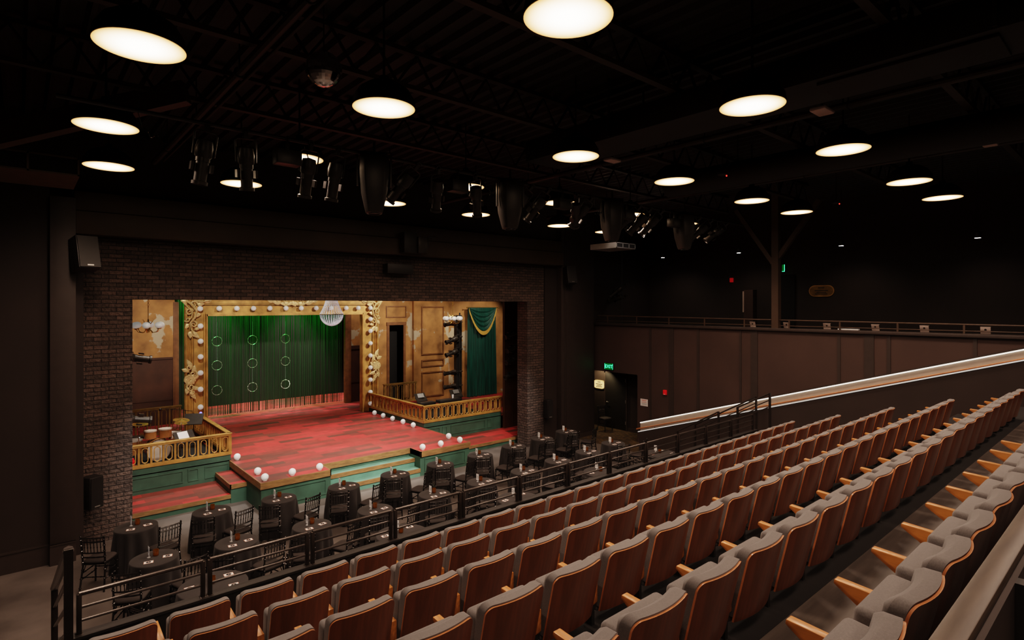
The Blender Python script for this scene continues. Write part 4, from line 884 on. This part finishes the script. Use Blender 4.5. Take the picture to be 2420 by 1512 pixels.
t=thing('projector_box','dark box fixture on the beam above the brick header','projector',(8.15,13.525,6.42)); MB().box(-.35,.05,-.15,.1,-.25,.3).build('cabinet','black_paint',t,bevel=.01); MB().box(.06,.36,-.2,.1,-.25,.2).build('front_box','fixture_black',t,bevel=.01); MB().tube([(.5,0,-.05),(.5,0,.25),(.75,0,.25)],.02,8).build('bracket','fixture_black',t)
o=MB().box(7.5,8.3,13.74,14.0,5.62,5.88).build('header_speaker','black_paint',bevel=.01); tag(o,'low black speaker bar on the brick header','speaker')
# exit signs
def exit_sign(label,loc,full):
    t=thing('exit_sign',label,'sign',loc); MB().box(-.02,.03,-.20,.20,-.13,.13).build('housing','black_paint',t,bevel=.005)
    if full:
        mb=MB(); v,f=glyphs('EXIT',.17); mb.add(v,f,Matrix(((0,0,-1,-.024),(-1,0,0,0),(0,1,0,-.005),(0,0,0,1)))); 
        mb.box(-.024,-.021,.178,.186,-.10,.10).box(-.024,-.021,-.186,-.178,-.10,.10)
        mb.build('lettering','exit_green',t,smooth=0); MB().box(-.0215,-.0205,-.19,.19,-.115,.115).build('panel','green_dim',t,smooth=0)
    else: MB().box(-.026,-.021,-.19,-.10,-.12,.12).build('panel','green_dim',t,smooth=0); MB().box(-.03,-.026,-.19,-.175,-.12,.12).box(-.03,-.026,-.19,-.10,-.12,-.108).build('lettering','exit_green',t,smooth=0)
exit_sign('glowing green sign reading EXIT above the recessed doorway',(16.16,13.22,2.53),True)
exit_sign('green exit sign half hidden behind the balcony post',(19.96,8.78,6.03),False)
def oval(label,loc,w,h,m1,m2,glow):
    t=thing('oval_plaque',label,'sign',loc)
    def st(s): 
        r=h/2*s; c=w/2-h/2; return [(c+r*cos(a),r*sin(a)) for a in [-pi/2+pi*i/12 for i in range(13)]]+[(-c+r*cos(a),r*sin(a)) for a in [pi/2+pi*i/12 for i in range(13)]]
    MB().prism(st(1),'x',-.03,0).build('rim',m1,t); MB().prism(st(.86),'x',-.034,-.03).build('face',m2,t); mb=MB()
    for k,(z,l) in enumerate(((.26,.35),(.02,.75),(-.14,.55),(-.28,.7))): mb.box(-.037,-.034,-w/2*l*.7,w/2*l*.7,h*z-.02*h,h*z+.05*h)
    mb.build('lettering','ink',t)
oval('dim gold oval plaque on the dark balcony wall',(19.99,7.42,5.22),.78,.37,'gold','gold_dark',0)
oval('brightly lit gold oval plaque on the wall inside the recess',(17.29,14.62,1.63),.62,.34,'gold_leaf','plaque_glow',1)  # face glows by itself, standing in for lamp light on the gold
t=thing('notice','white paper notice with red heading on the right wall beside the doorway','notice',(16.19,11.71,1.41)); MB().box(-.006,0,-.15,.15,-.12,.12).build('sheet','paper',t); mb=MB()
for z,l in ((.085,.22),(.06,.16),(.01,.20)): mb.box(-.008,-.006,-l/2,l/2,z-.008,z+.008)
mb.build('red_print','red_print',t); mb=MB()
for z in (-.03,-.05,-.07): mb.box(-.008,-.006,-.11,.08,z-.004,z+.004)
mb.build('small_print','metal_grey',t)
t=thing('fire_alarm','bright red fire alarm box on the right wall','alarm',(16.19,10.86,1.86)); MB().box(-.06,0,-.06,.06,-.08,.08).build('housing','red_alarm',t,bevel=.008); MB().box(-.065,-.06,-.03,.03,-.07,-.055).build('label_strip','paper',t)
o=MB().box(19.93,20,10.48,10.60,5.6,5.76).build('fire_alarm','red_alarm',bevel=.01); tag(o,'small dark red fire alarm on the balcony back wall','alarm')
o=MB().box(19.7,20,9.6,9.95,3.9,5.3).build('equipment_cabinet','wall_brown'); tag(o,'narrow dark cabinet against the balcony back wall','cabinet')
o=MB().box(19.66,19.70,9.92,9.96,4.5,5.25).build('light_strip','white_plastic'); tag(o,'thin pale vertical strip on the balcony cabinet','strip')
t=thing('balcony_post','square dark post rising from the balcony edge to the ceiling','post',(16.3,7.27,4.1)); T0=Matrix.Translation((-16.3,-7.27,-4.1))
MB().box(16.21,16.40,7.17,7.36,4.101,8.25,T0).build('shaft','beam_brown',t); MB().bar((16.3,7.34,5.95),(16.3,8.45,7.6),.12,.12,T0).build('brace','beam_brown',t); MB().bar((16.3,7.2,6.1),(16.3,6.1,7.6),.12,.12,T0).build('brace','beam_brown',t)
P=Proto(None)
for i,(x,y,z) in enumerate(((18.5,12.53,6.56),(18.5,9.51,6.53),(18.5,6.32,6.52),(18.5,3.13,6.47))):
    if P.o is None:
        t=thing('balcony_downlight','x','lamp'); MB().lathe([(.07,0),(.08,.02),(.08,.14),(.02,.16)],16).tube([(0,0,.15),(0,0,1.75)],.012,6).build('can','black_paint',t); mb=MB(); mb.add([(.065*cos(2*pi*k/20),.065*sin(2*pi*k/20),-.002) for k in range(20)],[tuple(range(20))[::-1]]); mb.build('lens','lamp_small',t,smooth=0); P.o=t
    P.put((x,y,z),0,'small lit downlight over the balcony, %s from the stage end'%ORD[i],'small balcony downlights')
P=Proto(None)
for i,y in enumerate((8.0,7.02,5.96,4.81,3.78,2.64)):
    if P.o is None:
        t=thing('card_holder','x','card holder'); MB().box(-.004,.004,-.09,.09,0,.17,Tm(ry=R(-18))).box(-.002,.05,-.09,.09,.155,.163,Tm((-.05,0,0))).build('plate','white_plastic',t,bevel=.003); MB().lathe([(.022,0),(.022,.008),(.001,.01)],10,(0,0,0),Tm((-.035,0,.10),ry=R(-108))).build('knob','ink',t); P.o=t
    P.put((16.44,y,4.10),R(-8+5*(i%3)),'small pale slanted card holder on the balcony ledge, %s from the stage end'%ORD[i],'card holders on the balcony ledge')
o=MB().box(16.38,16.5,5.2,5.68,4.101,4.13).build('paper_stack','card_white'); tag(o,'pale flat paper lying on the balcony ledge','paper')
# a little foliage-like rig of cables and lights at the far end of the balcony
o=MB().tube([(17.4,13.6,3.9),(17.4,13.6,7.0)],.025,8).build('lighting_pole','black_paint'); tag(o,'thin dark lighting pole at the stage end of the balcony','stand')
for z,a in ((5.5,40),(5.1,70)): put_light((17.4,13.5,z),R(a),R(35),'%s dark spotlight on the pole at the stage end of the balcony'%('upper' if z>5.3 else 'lower'),'spotlights on the balcony pole')
# ================================================================== LIGHT
def spot(loc,target,power,c,size,blend=.4,r=.12):
    l=bpy.data.lights.new('spot','SPOT'); l.energy=power; l.color=c; l.spot_size=R(size); l.spot_blend=blend; l.shadow_soft_size=r
    o=bpy.data.objects.new('spot_lamp',l); col.objects.link(o); o.location=loc; o.rotation_euler=(Vector(target)-Vector(loc)).to_track_quat('-Z','Y').to_euler(); return o
W=(1,.86,.70); WW=(1,.93,.86)
for x,tx,p in ((3.0,5.6,1450),(8.4,7.6,1450),(5.7,6.6,1450),(11.4,8.8,1450)): spot((x,8.12,6.42),(tx,14.9,.7),p,WW,34,.7)
for x,tx,p in ((4.4,2.6,1500),(10.6,12.0,1300)): spot((x,8.12,6.42),(tx,15.3,.5),p,WW,26,.7)
for x,tx in ((3.2,4.3),(5.6,6.2),(8.6,8.2),(11.2,10.1)): spot((x,15.4,6.2),(tx,20.1,3.7),430,W,46,.8)
for x in (4.8,7.2,9.6): spot((x,17.4,6.8),(x,16.4,.7),750,WW,64,.6)
for x in (5.5,9.0): spot((x,20.9,6.2),(x,21.3,.7),170,WW,70,.6)
spot((2.4,17.4,6.3),(2.6,22.2,3.9),700,W,44,.5); spot((2.9,15.2,6.2),(2.9,17.6,1.0),420,W,60,.5)
spot((11.2,15.8,6.2),(12.0,20.2,3.2),520,W,74,.5); spot((15.6,16.6,6.2),(15.6,20.2,3.2),360,W,56,.5); spot((11.6,15.0,6.2),(11.9,17.2,1.0),320,W,55,.5); spot((13.6,17.4,6.3),(13.2,20.2,2.8),200,W,50,.6)
spot((11.4,21.2,6.0),(11.0,22.4,3.9),160,W,60,.5)
for x in (4.6,5.3,6.05,6.8,7.55,8.3,9.05,9.8): spot((x,22.35,6.0),(x+.05,22.95,4.25),620,(.05,1,.12),48,1.0)
for x in (6.0,9.0): spot((x,24.2,6.6),(x,24.0,.7),2200,(1,.72,.70),60,.5)
spot((16.85,14.45,2.38),(17.29,14.55,1.3),45,(1,.75,.42),120,.6,.03)
for y in (12.53,9.51,6.32,3.13): spot((18.5,y,6.45),(18.9,y,4),26,(1,.72,.52),140,.9,.05)
spot((12.6,9.9,7.1),(13.4,10.4,6.5),30,(1,.85,.8),60,.5,.05)
for nm,y,xs in LR+[('',.28,(.9,3.2,6.2,8.9,12.1,14.4)),('',-2.5,(.9,3.2,6.2,8.9,12.1,14.4))]:
    for x in xs:
        o=spot((x,y,LZ-.06),(x,y,0),LAMPW*(1.0 if 1<y<7 else .8 if y>7 else .42 if y>0 else .30),(1,.71,.55),156,.9,.3)
w=bpy.data.worlds.new('world'); sc.world=w; w.use_nodes=True; w.node_tree.nodes['Background'].inputs[0].default_value=(.9,.6,.4,1); w.node_tree.nodes['Background'].inputs[1].default_value=.004
sc.view_settings.view_transform='Filmic'; sc.view_settings.look='Medium High Contrast'; sc.view_settings.exposure=0.28
sc.cycles.max_bounces=6; sc.cycles.diffuse_bounces=3; sc.cycles.glossy_bounces=3; sc.cycles.transmission_bounces=4; sc.cycles.sample_clamp_indirect=4; sc.cycles.use_denoising=True
